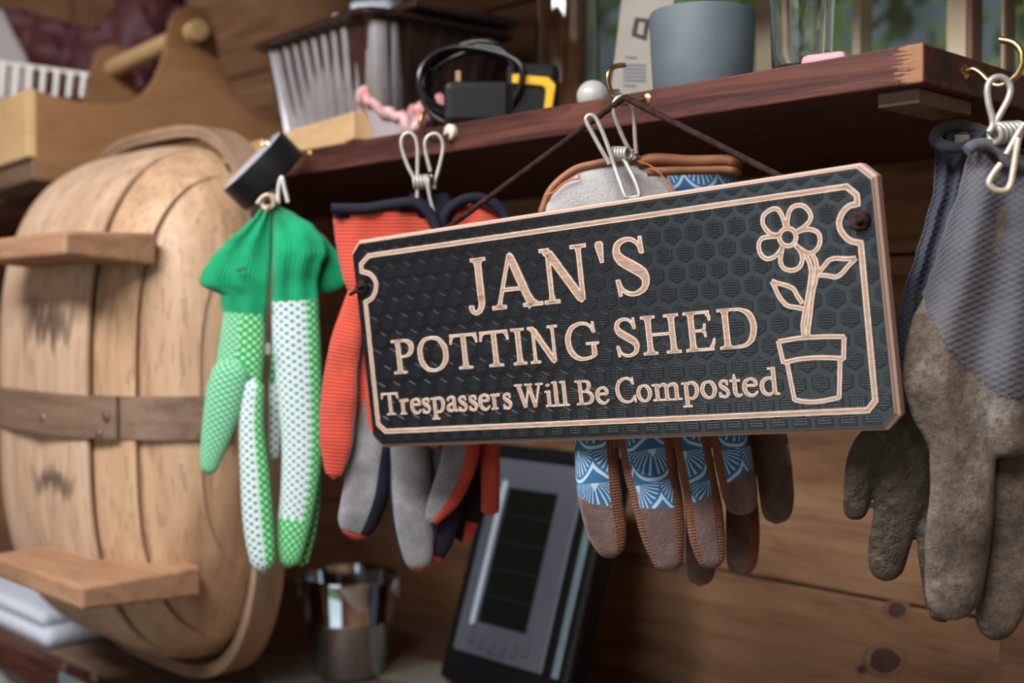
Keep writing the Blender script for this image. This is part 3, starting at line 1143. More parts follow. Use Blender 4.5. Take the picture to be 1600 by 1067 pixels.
G['P'] = [stem(0.20, 0, 1.0), serif(0.20, 0, 0.19), [(0.01, 0.96, SF), (0.34, 0.965, SF)],
          cv([(0.30, 0.965, SF), (0.46, 0.94, 0.10), (0.575, 0.84, K_), (0.59, 0.72, K_), (0.54, 0.59, 0.14), (0.42, 0.51, 0.08), (0.27, 0.495, 0.075)], 26)]
G['O'] = [cv([(0.46, 0.97, 0.085), (0.24, 0.90, 0.12), (0.11, 0.70, 0.165), (0.09, 0.50, 0.17), (0.12, 0.28, 0.165), (0.26, 0.09, 0.12), (0.46, 0.03, 0.085),
              (0.67, 0.10, 0.12), (0.81, 0.29, 0.165), (0.84, 0.50, 0.17), (0.80, 0.71, 0.165), (0.66, 0.91, 0.12), (0.46, 0.97, 0.085)], 60)]
G['T'] = [stem(0.40, 0, 0.97, K_, True, False), serif(0.40, 0, 0.19), [(0.03, 0.955, 0.085), (0.77, 0.955, 0.085)],
          cv([(0.045, 0.72, 0.065), (0.06, 0.84, 0.09), (0.10, 0.93, 0.12)], 8), cv([(0.755, 0.72, 0.065), (0.74, 0.84, 0.09), (0.70, 0.93, 0.12)], 8)]
G['I'] = [stem(0.20, 0, 1.0), serif(0.20, 0, 0.19), serif(0.20, 1.0, 0.19, -1)]
G['G'] = [cv([(0.78, 0.72, 0.075), (0.72, 0.86, 0.08), (0.58, 0.955, 0.085), (0.40, 0.955, 0.10), (0.22, 0.86, 0.14), (0.11, 0.66, 0.165), (0.10, 0.42, 0.17), (0.17, 0.20, 0.155),
              (0.32, 0.06, 0.12), (0.50, 0.03, 0.09), (0.66, 0.06, 0.09), (0.78, 0.13, 0.10)], 60), [(0.78, 1.0, 0.07), (0.795, 0.70, 0.08)],
          [(0.76, 0.10, 0.15), (0.76, 0.40, 0.15)], [(0.56, 0.425, SF), (0.90, 0.425, SF)]]
G['H'] = [stem(0.20, 0, 1.0), serif(0.20, 0, 0.19), serif(0.20, 1.0, 0.19, -1), stem(0.80, 0, 1.0), serif(0.80, 0, 0.19), serif(0.80, 1.0, 0.19, -1), [(0.22, 0.51, 0.08), (0.78, 0.51, 0.08)]]
G['E'] = [stem(0.20, 0, 1.0), [(0.01, 0.0375, SF), (0.72, 0.0375, SF)], [(0.01, 0.9625, SF), (0.68, 0.9625, SF)], [(0.22, 0.51, 0.075), (0.52, 0.51, 0.075)],
          cv([(0.665, 0.74, 0.06), (0.65, 0.85, 0.09), (0.60, 0.93, 0.10)], 8), cv([(0.75, 0.30, 0.06), (0.71, 0.16, 0.09), (0.64, 0.07, 0.10)], 8),
          cv([(0.535, 0.68, 0.06), (0.52, 0.57, 0.08), (0.46, 0.51, 0.08)], 8), cv([(0.535, 0.34, 0.06), (0.52, 0.45, 0.08), (0.46, 0.51, 0.08)], 8)]
G['D'] = [stem(0.20, 0, 1.0), [(0.01, 0.0375, SF), (0.42, 0.0375, SF)], [(0.01, 0.9625, SF), (0.42, 0.9625, SF)],
          cv([(0.38, 0.9625, SF), (0.58, 0.94, 0.09), (0.76, 0.82, 0.15), (0.84, 0.62, K_), (0.845, 0.44, K_), (0.78, 0.21, 0.15), (0.62, 0.07, 0.10), (0.38, 0.0375, SF)], 40)]
# lower case (x height about 0.66), heavier for the small line
t_, k_ = 0.11, 0.17
G['r'] = [[(0.16, 0.02, k_), (0.16, 0.66, k_)], serif(0.16, 0, 0.17), [(0.0, 0.62, 0.08), (0.16, 0.64, 0.08)], cv([(0.18, 0.46, 0.09), (0.27, 0.60, 0.10), (0.38, 0.62, 0.13), (0.43, 0.56, 0.12)], 12)]
G['e'] = [cv([(0.09, 0.40, 0.10), (0.50, 0.40, 0.10)], 4), cv([(0.49, 0.38, 0.12), (0.48, 0.53, 0.13), (0.38, 0.63, 0.11), (0.26, 0.64, 0.11), (0.13, 0.55, 0.15), (0.085, 0.36, k_), (0.13, 0.14, 0.16),
          (0.28, 0.03, 0.12), (0.41, 0.05, 0.10), (0.53, 0.17, 0.08)], 40)]
G['s'] = [cv([(0.36, 0.50, 0.08), (0.32, 0.60, 0.09), (0.23, 0.635, 0.10), (0.12, 0.58, 0.12), (0.11, 0.46, 0.14), (0.22, 0.36, 0.16), (0.34, 0.27, 0.15), (0.38, 0.16, 0.13), (0.31, 0.05, 0.11), (0.20, 0.025, 0.10),
              (0.10, 0.08, 0.09), (0.06, 0.20, 0.08)], 40), [(0.37, 0.66, 0.07), (0.375, 0.46, 0.07)], [(0.045, 0.21, 0.07), (0.06, 0.0, 0.07)]]
G['p'] = [[(0.17, -0.26, k_), (0.17, 0.66, k_)], serif(0.17, -0.30, 0.18), [(0.0, 0.61, 0.08), (0.17, 0.64, 0.08)],
          cv([(0.18, 0.50, 0.09), (0.30, 0.62, 0.11), (0.44, 0.62, 0.13), (0.55, 0.49, 0.16), (0.57, 0.32, k_), (0.52, 0.15, 0.15), (0.40, 0.04, 0.11), (0.28, 0.04, 0.10), (0.18, 0.12, 0.09)], 36)]
G['a'] = [cv([(0.10, 0.48, 0.12), (0.15, 0.59, 0.11), (0.25, 0.64, 0.11), (0.36, 0.60, 0.14), (0.39, 0.48, k_), (0.39, 0.14, k_), (0.44, 0.05, 0.11), (0.54, 0.06, 0.08)], 30),
          cv([(0.37, 0.37, 0.09), (0.22, 0.33, 0.11), (0.11, 0.24, 0.14), (0.10, 0.12, 0.15), (0.20, 0.045, 0.12), (0.31, 0.08, 0.10), (0.38, 0.16, 0.09)], 26)]
G['i'] = [[(0.16, 0.02, k_), (0.16, 0.66, k_)], serif(0.16, 0, 0.17), [(0.0, 0.62, 0.08), (0.16, 0.64, 0.08)], cv([(0.155, 0.83, 0.10), (0.155, 0.86, 0.17), (0.155, 0.91, 0.17), (0.155, 0.94, 0.10)], 6)]
G['l'] = [[(0.16, 0.02, k_), (0.16, 1.02, k_)], serif(0.16, 0, 0.17), [(0.0, 0.98, 0.08), (0.16, 1.0, 0.08)]]
G['m'] = [[(0.16, 0.02, k_), (0.16, 0.66, k_)], serif(0.16, 0, 0.16), [(0.0, 0.62, 0.08), (0.16, 0.64, 0.08)],
          cv([(0.18, 0.46, 0.09), (0.28, 0.60, 0.11), (0.40, 0.62, 0.14), (0.48, 0.52, k_), (0.48, 0.30, k_), (0.48, 0.02, k_)], 22), serif(0.48, 0, 0.15),
          cv([(0.50, 0.46, 0.09), (0.60, 0.60, 0.11), (0.72, 0.62, 0.14), (0.80, 0.52, k_), (0.80, 0.30, k_), (0.80, 0.02, k_)], 22), serif(0.81, 0, 0.16)]
G['o'] = [cv([(0.32, 0.64, 0.10), (0.17, 0.57, 0.14), (0.09, 0.40, k_), (0.095, 0.25, k_), (0.18, 0.09, 0.14), (0.32, 0.025, 0.10), (0.47, 0.09, 0.14), (0.555, 0.26, k_), (0.55, 0.42, k_), (0.46, 0.58, 0.14), (0.32, 0.64, 0.10)], 40)]
G['t'] = [cv([(0.17, 0.86, 0.07), (0.17, 0.68, 0.13), (0.17, 0.45, k_), (0.17, 0.18, k_), (0.23, 0.06, 0.13), (0.33, 0.05, 0.10), (0.40, 0.10, 0.08)], 24), [(0.0, 0.615, 0.085), (0.36, 0.615, 0.085)]]
G['d'] = [[(0.50, 0.05, k_), (0.50, 1.02, k_)], [(0.32, 0.98, 0.08), (0.50, 1.0, 0.08)], [(0.48, 0.045, 0.08), (0.66, 0.045, 0.08)],
          cv([(0.48, 0.54, 0.09), (0.37, 0.63, 0.11), (0.22, 0.60, 0.14), (0.11, 0.46, k_), (0.10, 0.25, k_), (0.17, 0.09, 0.14), (0.29, 0.03, 0.11), (0.40, 0.07, 0.10), (0.48, 0.17, 0.09)], 36)]
G['W'] = [[(0.12, 0.98, k_), (0.38, 0.02, k_)], [(0.38, 0.02, 0.09), (0.60, 0.98, 0.10)], [(0.57, 0.98, k_), (0.82, 0.02, k_)], [(0.82, 0.02, 0.09), (1.06, 0.98, 0.10)],
          serif(0.13, 1.0, 0.17, -1), serif(0.58, 1.0, 0.17, -1), serif(1.06, 1.0, 0.17, -1)]
G['B'] = [stem(0.20, 0, 1.0, k_), [(0.01, 0.0375, 0.08), (0.40, 0.0375, 0.08)], [(0.01, 0.9625, 0.08), (0.36, 0.9625, 0.08)], [(0.22, 0.53, 0.08), (0.38, 0.53, 0.08)],
          cv([(0.34, 0.9625, 0.08), (0.48, 0.92, 0.12), (0.55, 0.78, k_), (0.50, 0.62, 0.13), (0.36, 0.53, 0.08)], 22),
          cv([(0.36, 0.53, 0.08), (0.53, 0.49, 0.12), (0.64, 0.31, k_), (0.58, 0.12, 0.14), (0.38, 0.0375, 0.08)], 22)]
G['C'] = [cv([(0.74, 0.72, 0.08), (0.68, 0.87, 0.09), (0.54, 0.955, 0.10), (0.37, 0.94, 0.12), (0.20, 0.82, 0.155), (0.11, 0.60, k_), (0.11, 0.40, k_), (0.18, 0.19, 0.155),
              (0.33, 0.06, 0.12), (0.50, 0.03, 0.10), (0.66, 0.09, 0.10), (0.77, 0.24, 0.09)], 56), [(0.745, 1.0, 0.07), (0.755, 0.70, 0.08)], [(0.78, 0.30, 0.07), (0.80, 0.0, 0.07)]]


def glyph(ch, xa, xb, base_px, cap, name='letter', edge=EDGE):
    """one letter between the pixels xa and xb on the baseline pixel base_px"""
    y0 = base_px
    st = G[ch]
    lo = min(min(p[0] for p in s) for s in st)
    hi = max(max(p[0] for p in s) for s in st)
    # true extents with half widths of vertical strokes
    lo = min([lo] + [p[0] - p[2] / 2 for s in st for i, p in enumerate(s) if abs(s[min(i + 1, len(s) - 1)][1] - s[max(i - 1, 0)][1]) > abs(s[min(i + 1, len(s) - 1)][0] - s[max(i - 1, 0)][0])])
    hi = max([hi] + [p[0] + p[2] / 2 for s in st for i, p in enumerate(s) if abs(s[min(i + 1, len(s) - 1)][1] - s[max(i - 1, 0)][1]) > abs(s[min(i + 1, len(s) - 1)][0] - s[max(i - 1, 0)][0])])
    sx = (xb - xa) / (hi - lo)
    w = (sx / cap) ** 0.5 if sx < cap else 1.0
    out = []
    for s in st:
        out.append([(xa + (p[0] - lo) * sx, y0 + p[1] * cap, p[2] * cap * w) for p in s])
    return carve(name, out, edge=edge)


def text_line(items, cap_top, edge=EDGE):
    """items: (char, left px at mid height, right px, mid y px); base and cap from cap_top = (base v, cap v)"""
    v0, cap = cap_top
    for ch, xa, xb, ym in items:
        a, b = S(xa, ym), S(xb, ym)
        glyph(ch, a[0], b[0], v0, cap, edge=edge)


# baselines and cap heights in the plane of the sign
b1 = [S(774, 485.7)[1], S(849, 475)[1], S(878, 473.6)[1]]
t1 = [S(735, 403)[1], S(923, 380)[1]]
V1 = (sum(b1) / 3, sum(t1) / 2 - sum(b1) / 3)
text_line([('J', 731, 764, 446), ('A', 771, 851, 482), ('N', 847, 921.5, 428), ("'", 931.5, 943, 385), ('S', 960, 1015.5, 418)], V1)
b2 = [S(617, 585)[1], S(718, 577)[1], S(804, 570)[1], S(1006, 555.3)[1], S(1126, 546.7)[1]]
t2 = [S(613, 531)[1], S(798.5, 514)[1], S(1001.6, 494.4)[1], S(1121, 483.4)[1]]
V2 = (sum(b2) / 5, sum(t2) / 4 - sum(b2) / 5)
text_line([('P', 615, 650.5, 557), ('O', 653.4, 702.7, 552), ('T', 705, 749.5, 548), ('T', 751.5, 798, 543), ('I', 801.5, 822.5, 541), ('N', 827.5, 874.5, 538), ('G', 884, 937, 533),
           ('S', 962, 1000, 527), ('H', 1004, 1064, 523), ('E', 1070.5, 1118.5, 517), ('D', 1123.5, 1185, 514.7)], V2)
b3 = [S(614, 647.8)[1], S(1021.6, 626)[1], S(1215.6, 617.5)[1]]
t3 = [S(611, 613.8)[1], S(1212, 573.5)[1]]
V3 = (sum(b3) / 3, sum(t3) / 2 - sum(b3) / 3)
small = [('T', 598, 625, 632), ('r', 626, 641, 634), ('e', 642.5, 660, 633), ('s', 661, 674, 633), ('p', 675, 697, 632), ('a', 698.6, 716.5, 631), ('s', 717.5, 731.6, 630), ('s', 734, 747.5, 629),
         ('e', 749, 767.6, 628), ('r', 768.5, 784, 627), ('s', 787, 801, 626), ('W', 807, 852, 621), ('i', 853, 865, 620), ('l', 864.5, 876.5, 618), ('l', 877, 890, 617), ('B', 901, 930, 616),
         ('e', 931.6, 953.6, 618), ('C', 963, 995, 613), ('o', 995.5, 1020.3, 614), ('m', 1020.8, 1066.5, 612), ('p', 1066.5, 1094, 610), ('o', 1095, 1122, 609), ('s', 1123.6, 1141.2, 607),
         ('t', 1142, 1160, 605), ('e', 1160.5, 1186.5, 604), ('d', 1187.5, 1219, 603)]
text_line(small, V3, edge=0.00062)


# ---- flower in a pot
def z1(x, y):
    return (1160 + x / 6.67, 300 + y / 6.67)


def z2(x, y):
    return (1180 + x / 6.278, 480 + y / 6.278)


FWL = 0.0026
petals = [
    [(455, 365), (430, 270), (380, 185), (310, 180), (230, 245), (222, 330), (270, 410), (330, 445), (385, 445)],
    [(475, 365), (480, 270), (510, 180), (570, 140), (650, 150), (715, 225), (710, 300), (640, 370), (570, 415)],
    [(575, 420), (640, 395), (720, 390), (790, 420), (818, 490), (800, 570), (750, 625), (690, 635), (620, 600), (560, 550)],
    [(430, 560), (412, 640), (405, 720), (430, 785), (500, 815), (580, 800), (625, 740), (628, 660), (600, 600), (560, 560)],
    [(385, 460), (300, 465), (210, 485), (178, 560), (200, 650), (260, 695), (340, 675), (395, 620), (425, 560)],
]
flower = [line_px([z1(*p) for p in q], FWL, True, 34) for q in petals]
cen = [z1(480 + 88 * math.cos(a * math.pi / 10), 470 + 92 * math.sin(a * math.pi / 10)) for a in range(20)]
flower.append(line_px(cen, FWL, False))
stalkL = [z1(660, 650), z1(705, 730), z1(725, 830), z1(712, 950), z1(695, 1060), z2(480, 130), z2(478, 220), z2(487, 290)]
stalkR = [z1(735, 650), z1(775, 730), z1(780, 850), z1(760, 960), z1(738, 1060), z2(538, 130), z2(525, 220), z2(527, 290)]
flower.append(line_px(stalkL, FWL * 1.05, True, 30))
flower.append(line_px(stalkR, FWL * 1.05, True, 30))
flower.append(line_px([z1(800, 840), z1(850, 780), z1(910, 710), z1(980, 690), z1(1080, 695), z1(1190, 688)], FWL, True, 20))
flower.append(line_px([z1(1190, 690), z1(1110, 770), z1(1050, 840), z1(980, 885), z1(900, 870), z1(800, 865)], FWL, True, 20))
flower.append(line_px([z1(310, 925), z1(380, 950), z1(470, 975), z1(540, 1010), (1247, 462), (1255, 474)], FWL, True, 20))
flower.append(line_px([z1(312, 930), z1(350, 1000), (1219, 464), (1231, 477), (1246, 480), (1257, 483)], FWL, True, 20))
carve('flower_drawing', flower, closed=(5,))
pot = [line_px([z2(232, 335), z2(450, 300), z2(680, 287), z2(885, 287)], FWL, True, 16),
       line_px([z2(880, 287), z2(872, 510)], FWL, False), line_px([z2(232, 330), z2(285, 550)], FWL, False),
       line_px([z2(283, 540), z2(470, 503), z2(680, 492), z2(878, 502)], FWL, True, 16),
       line_px([z2(320, 545), z2(395, 915)], FWL, False), line_px([z2(840, 505), z2(830, 890)], FWL, False),
       line_px([z2(390, 908), z2(520, 925), z2(660, 918), z2(835, 882)], FWL, True, 16)]
carve('pot_drawing', pot)

# ---- cord and its knots
hl, hr = S(568, 448), S(1345, 346)
hookp = PD(976, 152, depth(PY(1008, 154, 0.0)) - 0.030)


def w2l(p):
    return tuple(SMI @ Vector(p))


mb = MB()
for h, sgn in ((hl, -1), (hr, 1)):
    p0 = Vector(w2l(hookp))
    p1 = Vector((h[0], h[1], -0.0125))
    mid = [p0 + (p1 - p0) * t for t in (0.0, 0.25, 0.5, 0.75, 0.97)]
    if sgn < 0:
        # the left run comes down behind the top edge of the sign
        p1 = Vector((h[0] + 0.002, h[1] + 0.004, -0.0135))
        mid = [p0 + (p1 - p0) * t for t in (0.0, 0.25, 0.5, 0.75, 1.0)]
    mb.tube(mid, 0.0021, 8)
mb.build('cord', 'dark_cord', sign, smooth=60)
for h, r in ((hl, 0.0052), (hr, 0.0056)):
    mb = MB()
    pts = [(h[0] + r * 0.62 * math.cos(a), h[1] + r * 0.62 * math.sin(a), 0.0022 + 0.0012 * math.sin(2 * a)) for a in [i * 2 * math.pi / 18 for i in range(18)]]
    mb.tube(pts, 0.0022, 8, closed=True)
    mb.tube([(h[0] - r * 0.55, h[1] - r * 0.2, 0.0018), (h[0], h[1] + 0.0004, 0.0048), (h[0] + r * 0.6, h[1] + r * 0.35, 0.0030)], 0.0021, 8)
    mb.tube([(h[0], h[1], -0.0115), (h[0], h[1], 0.002)], 0.0022, 8)
    mb.build('knot', 'dark_cord', sign, smooth=60)
mb = MB()
mb.tube([(hl[0], hl[1] - 0.001, 0.003), (hl[0] - 0.006, hl[1] - 0.003, 0.004), (hl[0] - 0.0105, hl[1] - 0.0045, 0.0035)], [0.0018, 0.0016, 0.0012], 8)
mb.build('cord_end', 'dark_cord', sign, smooth=60)

# ------------------------------------------------------------------ trug basket hanging bottom outwards
XC, TA, TB, ZC, TD = -0.80, 0.196, 0.267, 1.3895, 0.122
YR0, YR1 = -0.036, -0.006                      # front and back edge of the bent rim
PW = 3.4
trug = thing('trug_basket', 'wooden trug basket of overlapping pale boards hung with its underside outwards', 'basket', (XC, -0.1, ZC - TB))


def hull(x, z, off=0.0):
    """y of the hull at x, z measured from the middle, in units of the rim"""
    r = (abs(x) ** PW + abs(z) ** PW) ** (1 / PW)
    r = min(r, 1.0)
    return YR0 + 0.008 - (TD + off) * (1 - r ** 3.0) ** 0.46


# bent rim, two laminations
for k, (ra, rb) in enumerate(((0.0, 0.0055), (0.0056, 0.0105))):
    mb = MB()
    n = 120
    rows = []
    for i in range(n):
        t = 2 * math.pi * i / n
        cs, sn = math.cos(t), math.sin(t)
        r = (abs(cs) ** PW + abs(sn) ** PW) ** (-1 / PW)
        for q in (ra, rb):
            rows.append((XC + (TA - q) * r * cs, (TB - q) * r * sn + ZC))
    v, f = [], []
    for i in range(n):
        (xo, zo), (xi, zi) = rows[2 * i], rows[2 * i + 1]
        e = 0.0015 * k
        v += [(xo, YR0 + e, zo), (xi, YR0 + e, zi), (xi, YR1, zi), (xo, YR1, zo)]
    for i in range(n):
        j = (i + 1) % n
        for c in range(4):
            d = (c + 1) % 4
            f.append((4 * i + c, 4 * i + d, 4 * j + d, 4 * j + c))
    mb.add(v, f)
    mb.build('rim', 'trug_rim', trug, smooth=35)

seams = [-0.9995, -0.92, -0.74, -0.48, 0.02, 0.51, 0.755, 0.93, 0.9998]
for i in range(len(seams) - 1):
    a, b = seams[i], seams[i + 1]
    nu, nv = 14, 84
    right = a > -0.1
    last = b > 0.99 or a < -0.99
    # each board laps over its outer neighbour
    def fn(u, vv, a=a, b=b, right=right, last=last):
        s = u / (nu - 1)
        lap = 0.0 if last else 0.025
        if right:
            s2 = math.sin(s * math.pi / 2) if last else s
            x = a + (b + lap - a) * s2
        else:
            s2 = 1 - math.sin((1 - s) * math.pi / 2) if last else s
            x = (a - lap) + (b - a + lap) * s2
        x = max(-0.9998, min(0.9998, x))
        zr = (1 - abs(x) ** PW) ** (1 / PW)
        z = -zr * math.cos(math.pi * vv / (nv - 1))
        k = s if right else 1 - s
        y = hull(x, z) - (0.0 if last else 0.0085 * k) * (1 - abs(z) ** 6 * 0.5) + 0.0008
        return Vector((XC + x * (TA - 0.0125), y, ZC + z * (TB - 0.0215)))
    mb = MB()
    mb.grid(fn, nu, nv)
    mb.build('board', 'trug_board_stained' if i in (3, 4) else 'trug_board', trug, smooth=50, solid=0.0034)

# strap round the middle in two lapped pieces with clench nails
ZST, HST = (PY(160, 657, -0.16).z - ZC), 0.0185


def strap(x0, x1, off, name):
    mb = MB()
    n = 40
    def fn(i, j):
        x = x0 + (x1 - x0) * i / (n - 1)
        return Vector((XC + x * (TA - 0.006), hull(x, ZST / TB) - 0.0055 - off, ZC + ZST - HST + 2 * HST * j))
    mb.grid(fn, n, 2)
    return mb.build(name, 'trug_strap', trug, smooth=60, solid=0.0035)


strap(0.50, 0.988, 0.0, 'strap')
s2 = strap(-0.98, 0.70, 0.0045, 'strap')
for (px, py) in ((66, 652), (165, 651), (154, 678)):
    best = min(range(-80, 80), key=lambda k: abs(PY(px, py, hull(k / 100, ZST / TB) - 0.0118).x - (XC + k / 100 * (TA - 0.006))))
    p = PY(px, py, hull(best / 100, ZST / TB) - 0.0118)
    MB().lathe([(0.0045, 0.0), (0.004, 0.0015), (0.001, 0.0026)], p, (0, -1, 0), 14).build('nail', 'steel', s2, smooth=40)

# two feet across the bottom
for (pe, yt, yb, tilt) in ((100, 358, 406, 0.0), (127, 916, 962, 0.0)):
    yo = -0.197
    e0, e1 = PY(pe, yt, yo), PY(pe, yb, yo)
    x1 = e0.x
    mb = MB()
    zt, zb = e0.z, e1.z
    yi = hull((x1 - 0.02 - XC) / TA, ((zt + zb) / 2 - ZC) / TB) + 0.004
    mb.prism([(x1, yo, zb + 0.004), (x1, yo, zt - 0.001), (x1 - 0.002, yi, zt + 0.001), (x1 - 0.002, yi, zb - 0.002)], (-0.19, 0, 0))
    mb.build('foot', 'trug_foot', trug, bevel=0.003)

# ------------------------------------------------------------------ tool tote at the far left of the shelf
TE = Vector((math.sin(math.radians(6)), math.cos(math.radians(6)), 0))       # along the end panels
TL = Vector((-math.cos(math.radians(6)), math.sin(math.radians(6)), 0))      # along the handle, away from the camera
S0 = PD(57, 282, 1.33)
S0.z = ZS + 0.0005
tote = thing('tool_tote', 'open wooden tool tote with round handle on the maroon shelf', 'tool tote', S0 + TE * 0.17 + TL * 0.13)
TWD = 0.362
hz = 0.100


def tp(e, l, z):
    return S0 + TE * e + TL * l + Vector((0, 0, z))


half = [(0.0, 0.0), (0.0, hz - 0.002), (0.05, hz - 0.010), (0.098, hz - 0.006), (0.128, hz + 0.016), (0.146, hz + 0.055), (0.153, hz + 0.090), (0.162, hz + 0.110), (0.178, hz + 0.118)]
prof = half + [(TWD - e, z) for e, z in reversed(half)]
prof = [tuple(q) for q in crom(half[1:], 28)]
prof = [(0.0, 0.0)] + prof + [(TWD - e, z) for e, z in reversed(prof)] + [(TWD, 0.0)]
for l in (0.0, 0.262):
    MB().prism([tp(e, l, z) for e, z in prof], TL * 0.010).build('end_panel', 'tote_ply', tote, bevel=0.001)
for e in (-0.010, TWD + 0.0):
    c = tp(e + 0.005, 0.136, 0.062)
    MB().box(c, TE * 0.005, TL * 0.136, Vector((0, 0, 0.037))).build('side_panel', 'tote_pine', tote, bevel=0.001)
MB().box(tp(TWD / 2, 0.136, 0.012), TE * (TWD / 2 + 0.004), TL * 0.136, Vector((0, 0, 0.012))).build('base', 'trug_strap', tote, bevel=0.002)
hc = hz + 0.086
mb = MB()
mb.tube([tp(TWD / 2, -0.02, hc), tp(TWD / 2, 0.29, hc)], 0.0125, 20)
mb.build('handle', 'tote_pine', tote, smooth=40, bevel=0.002)

# pale ribbed rack lying in the tote
rk = thing('wire_rack', 'pale metal rack with upright bars lying inside the tool tote', 'rack', tp(0.09, 0.13, 0.03))
for i in range(7):
    a = PD(6 + 21 * i, 98 + 3 * i, 1.50 + 0.0 * i)
    b = PD(2 + 21 * i, 152, 1.50)
    MB().tube([b, a], 0.0042, 8).build('bar', 'pale_metal', rk, smooth=60)
MB().tube([PD(-4, 97, 1.50), PD(140, 117, 1.50)], 0.0028, 8).build('rail', 'pale_metal', rk, smooth=60)

# maroon cloth and grey sack behind the tote
def lump(name, mat, c, rx, ry, rz, label, cat, amp=0.25, freq=9, seed=0, seg=(40, 24), flatbase=True):
    mb = MB()
    nu, nv = seg
    c = Vector(c)
    def fn(i, j):
        th = 2 * math.pi * i / nu
        ph = math.pi * j / (nv - 1)
        d = Vector((math.sin(ph) * math.cos(th), math.sin(ph) * math.sin(th), math.cos(ph)))
        k = 1 + amp * noise.fractal(d * freq * 0.2 + Vector((seed, seed, 0)), 1.0, 2.0, 4)
        return c + Vector((d.x * rx * k, d.y * ry * k, d.z * rz * k))
    mb.grid(fn, nu, nv, closed_u=True)
    return tag(mb.build(name, mat, smooth=70), label, cat)


mb = MB()
bag_pts = [(10, 60), (60, 30), (120, 45), (165, 20), (185, -20), (270, -30), (285, 60), (280, 190), (10, 190)]
def bagf(i, j):
    x = 0 + 290 * i / 39
    top = np.interp(x, [0, 40, 110, 160, 185, 215, 262, 290], [20, 22, 48, 52, 30, -25, -30, 60])
    k = j / 23
    y = top + (205 - top) * k
    p = PD(x, y, 1.80 - 0.03 * math.sin(math.pi * i / 39) - 0.012 * math.sin(x * 0.09 + 2 * k) - 0.008 * math.sin(x * 0.21 + y * 0.05) + 0.03 * (1 - k))
    return p
mb.grid(bagf, 40, 24)
tag(mb.build('cloth_bag', 'maroon_cloth', smooth=80, solid=0.05), 'crumpled maroon cloth bag slumped behind the tool tote', 'bag')
mb = MB()
mb.prism([PD(-40, 20, 1.62), PD(2, 12, 1.62), PD(56, 118, 1.62), PD(50, 175, 1.62), PD(-40, 175, 1.62)], ray(0, 80) * 0.03)
tag(mb.build('paper_sack', 'grey_sack', bevel=0.006), 'pale grey paper sack standing at the far left on the shelf', 'sack')

# ------------------------------------------------------------------ plank and ribbed tin
A = math.radians(9)
PE = Vector((math.cos(A), -math.sin(A), 0))    # towards the near end
PF = Vector((math.sin(A), math.cos(A), 0))
near = PD(552, 167, 1.055)
near.z = ZS + 0.0285
pl = MB()
c0 = Vector((near.x, near.y, ZS))
L_ = 0.30
pv = [c0 + Vector((0, 0, 0.0005)), c0 + Vector((0, 0, 0.029))]
pl.prism([c0 - PE * 0.045 + Vector((0, 0, 0.0005)), c0 + Vector((0, 0, 0.0055)), c0 + Vector((0, 0, 0.029)), c0 - PE * L_ + Vector((0, 0, 0.029)), c0 - PE * L_ + Vector((0, 0, 0.0005))], PF * 0.055)
tag(pl.build('pine_plank', 'pine', bevel=0.001), 'short pale pine plank lying on the shelf under the ribbed tin', 'plank')

tin = thing('ribbed_tin', 'dark ribbed metal tin with dented silvery front on the pine plank', 'tin', (-0.66, 0.12, ZS + 0.031))
TC = PY(576, 100, 0.060)
ZT0, ZT1 = ZS + 0.0300, ZS + 0.1300
R5 = math.radians(4)
ex, ey = Vector((-math.cos(R5), math.sin(R5), 0)), Vector((math.sin(R5), math.cos(R5), 0))
WX, WY = 0.205, 0.165


def tin_outline(ins, rib, per=118, rnd=0.02):
    """rounded rectangle from the near corner along ex and ey, with vertical flutes"""
    pts = []
    w, d = WX - 2 * ins, WY - 2 * ins
    segs = [((rnd, 0), (1, 0), w - 2 * rnd, (0, -1)), ((w, rnd), (0, 1), d - 2 * rnd, (1, 0)), ((w - rnd, d), (-1, 0), w - 2 * rnd, (0, 1)), ((0, d - rnd), (0, -1), d - 2 * rnd, (-1, 0))]
    cc = [(w - rnd, rnd, -90), (w - rnd, d - rnd, 0), (rnd, d - rnd, 90), (rnd, rnd, 180)]
    for (s0, dr, ln, nn), (ccx, ccy, a0) in zip(segs, cc):
        m = 60
        nr = round(ln / 0.0185)
        for i in range(m):
            t = ln * i / m
            o = rib * (0.5 + 0.5 * math.cos(2 * math.pi * nr * i / m)) ** 0.6
            pts.append((s0[0] + dr[0] * t - nn[0] * o, s0[1] + dr[1] * t - nn[1] * o, nn))
        for i in range(6):
            a = math.radians(a0 + 90 * i / 6)
            pts.append((ccx + rnd * math.cos(a), ccy + rnd * math.sin(a), None))
    return [(TC + ex * (x + ins) + ey * (y + ins), nn) for x, y, nn in pts]


prof = [(0.016, 0.0, 0.0), (0.012, 0.004, 0.006), (0.0, 0.006, 0.094), (0.0, 0.0, 0.098), (-0.009, 0.0, 0.0985), (-0.010, 0.0, 0.103), (0.002, 0.0, 0.104), (0.003, 0.0, 0.097), (0.016, 0.0, 0.010)]
rows = []
for ins, rib, h in prof:
    ol = tin_outline(ins, rib)
    if h == 0.094:
        # dents in the front
        ol = [(p + ey * (0.010 * max(0, 1 - abs((p - TC).dot(ex) - 0.02) / 0.02)), nn) for p, nn in ol]
    rows.append([(p + Vector((0, 0, ZT0 - 0 + h))) - Vector((0, 0, TC.z)) for p, nn in ol])
ol0 = tin_outline(0, 0)
n = len(rows[0])
v = [p for r in rows for p in r]
f, m = [], []
for i in range(len(rows) - 1):
    for k in range(n):
        k2 = (k + 1) % n
        f.append((i * n + k, i * n + k2, (i + 1) * n + k2, (i + 1) * n + k))
        nn = ol0[k][1]
        m.append(1 if (i in (0, 1) and ((nn is not None and nn[1] == -1) or k > n - 7 or (nn is not None and nn[0] == -1 and k > n - 16))) else 0)
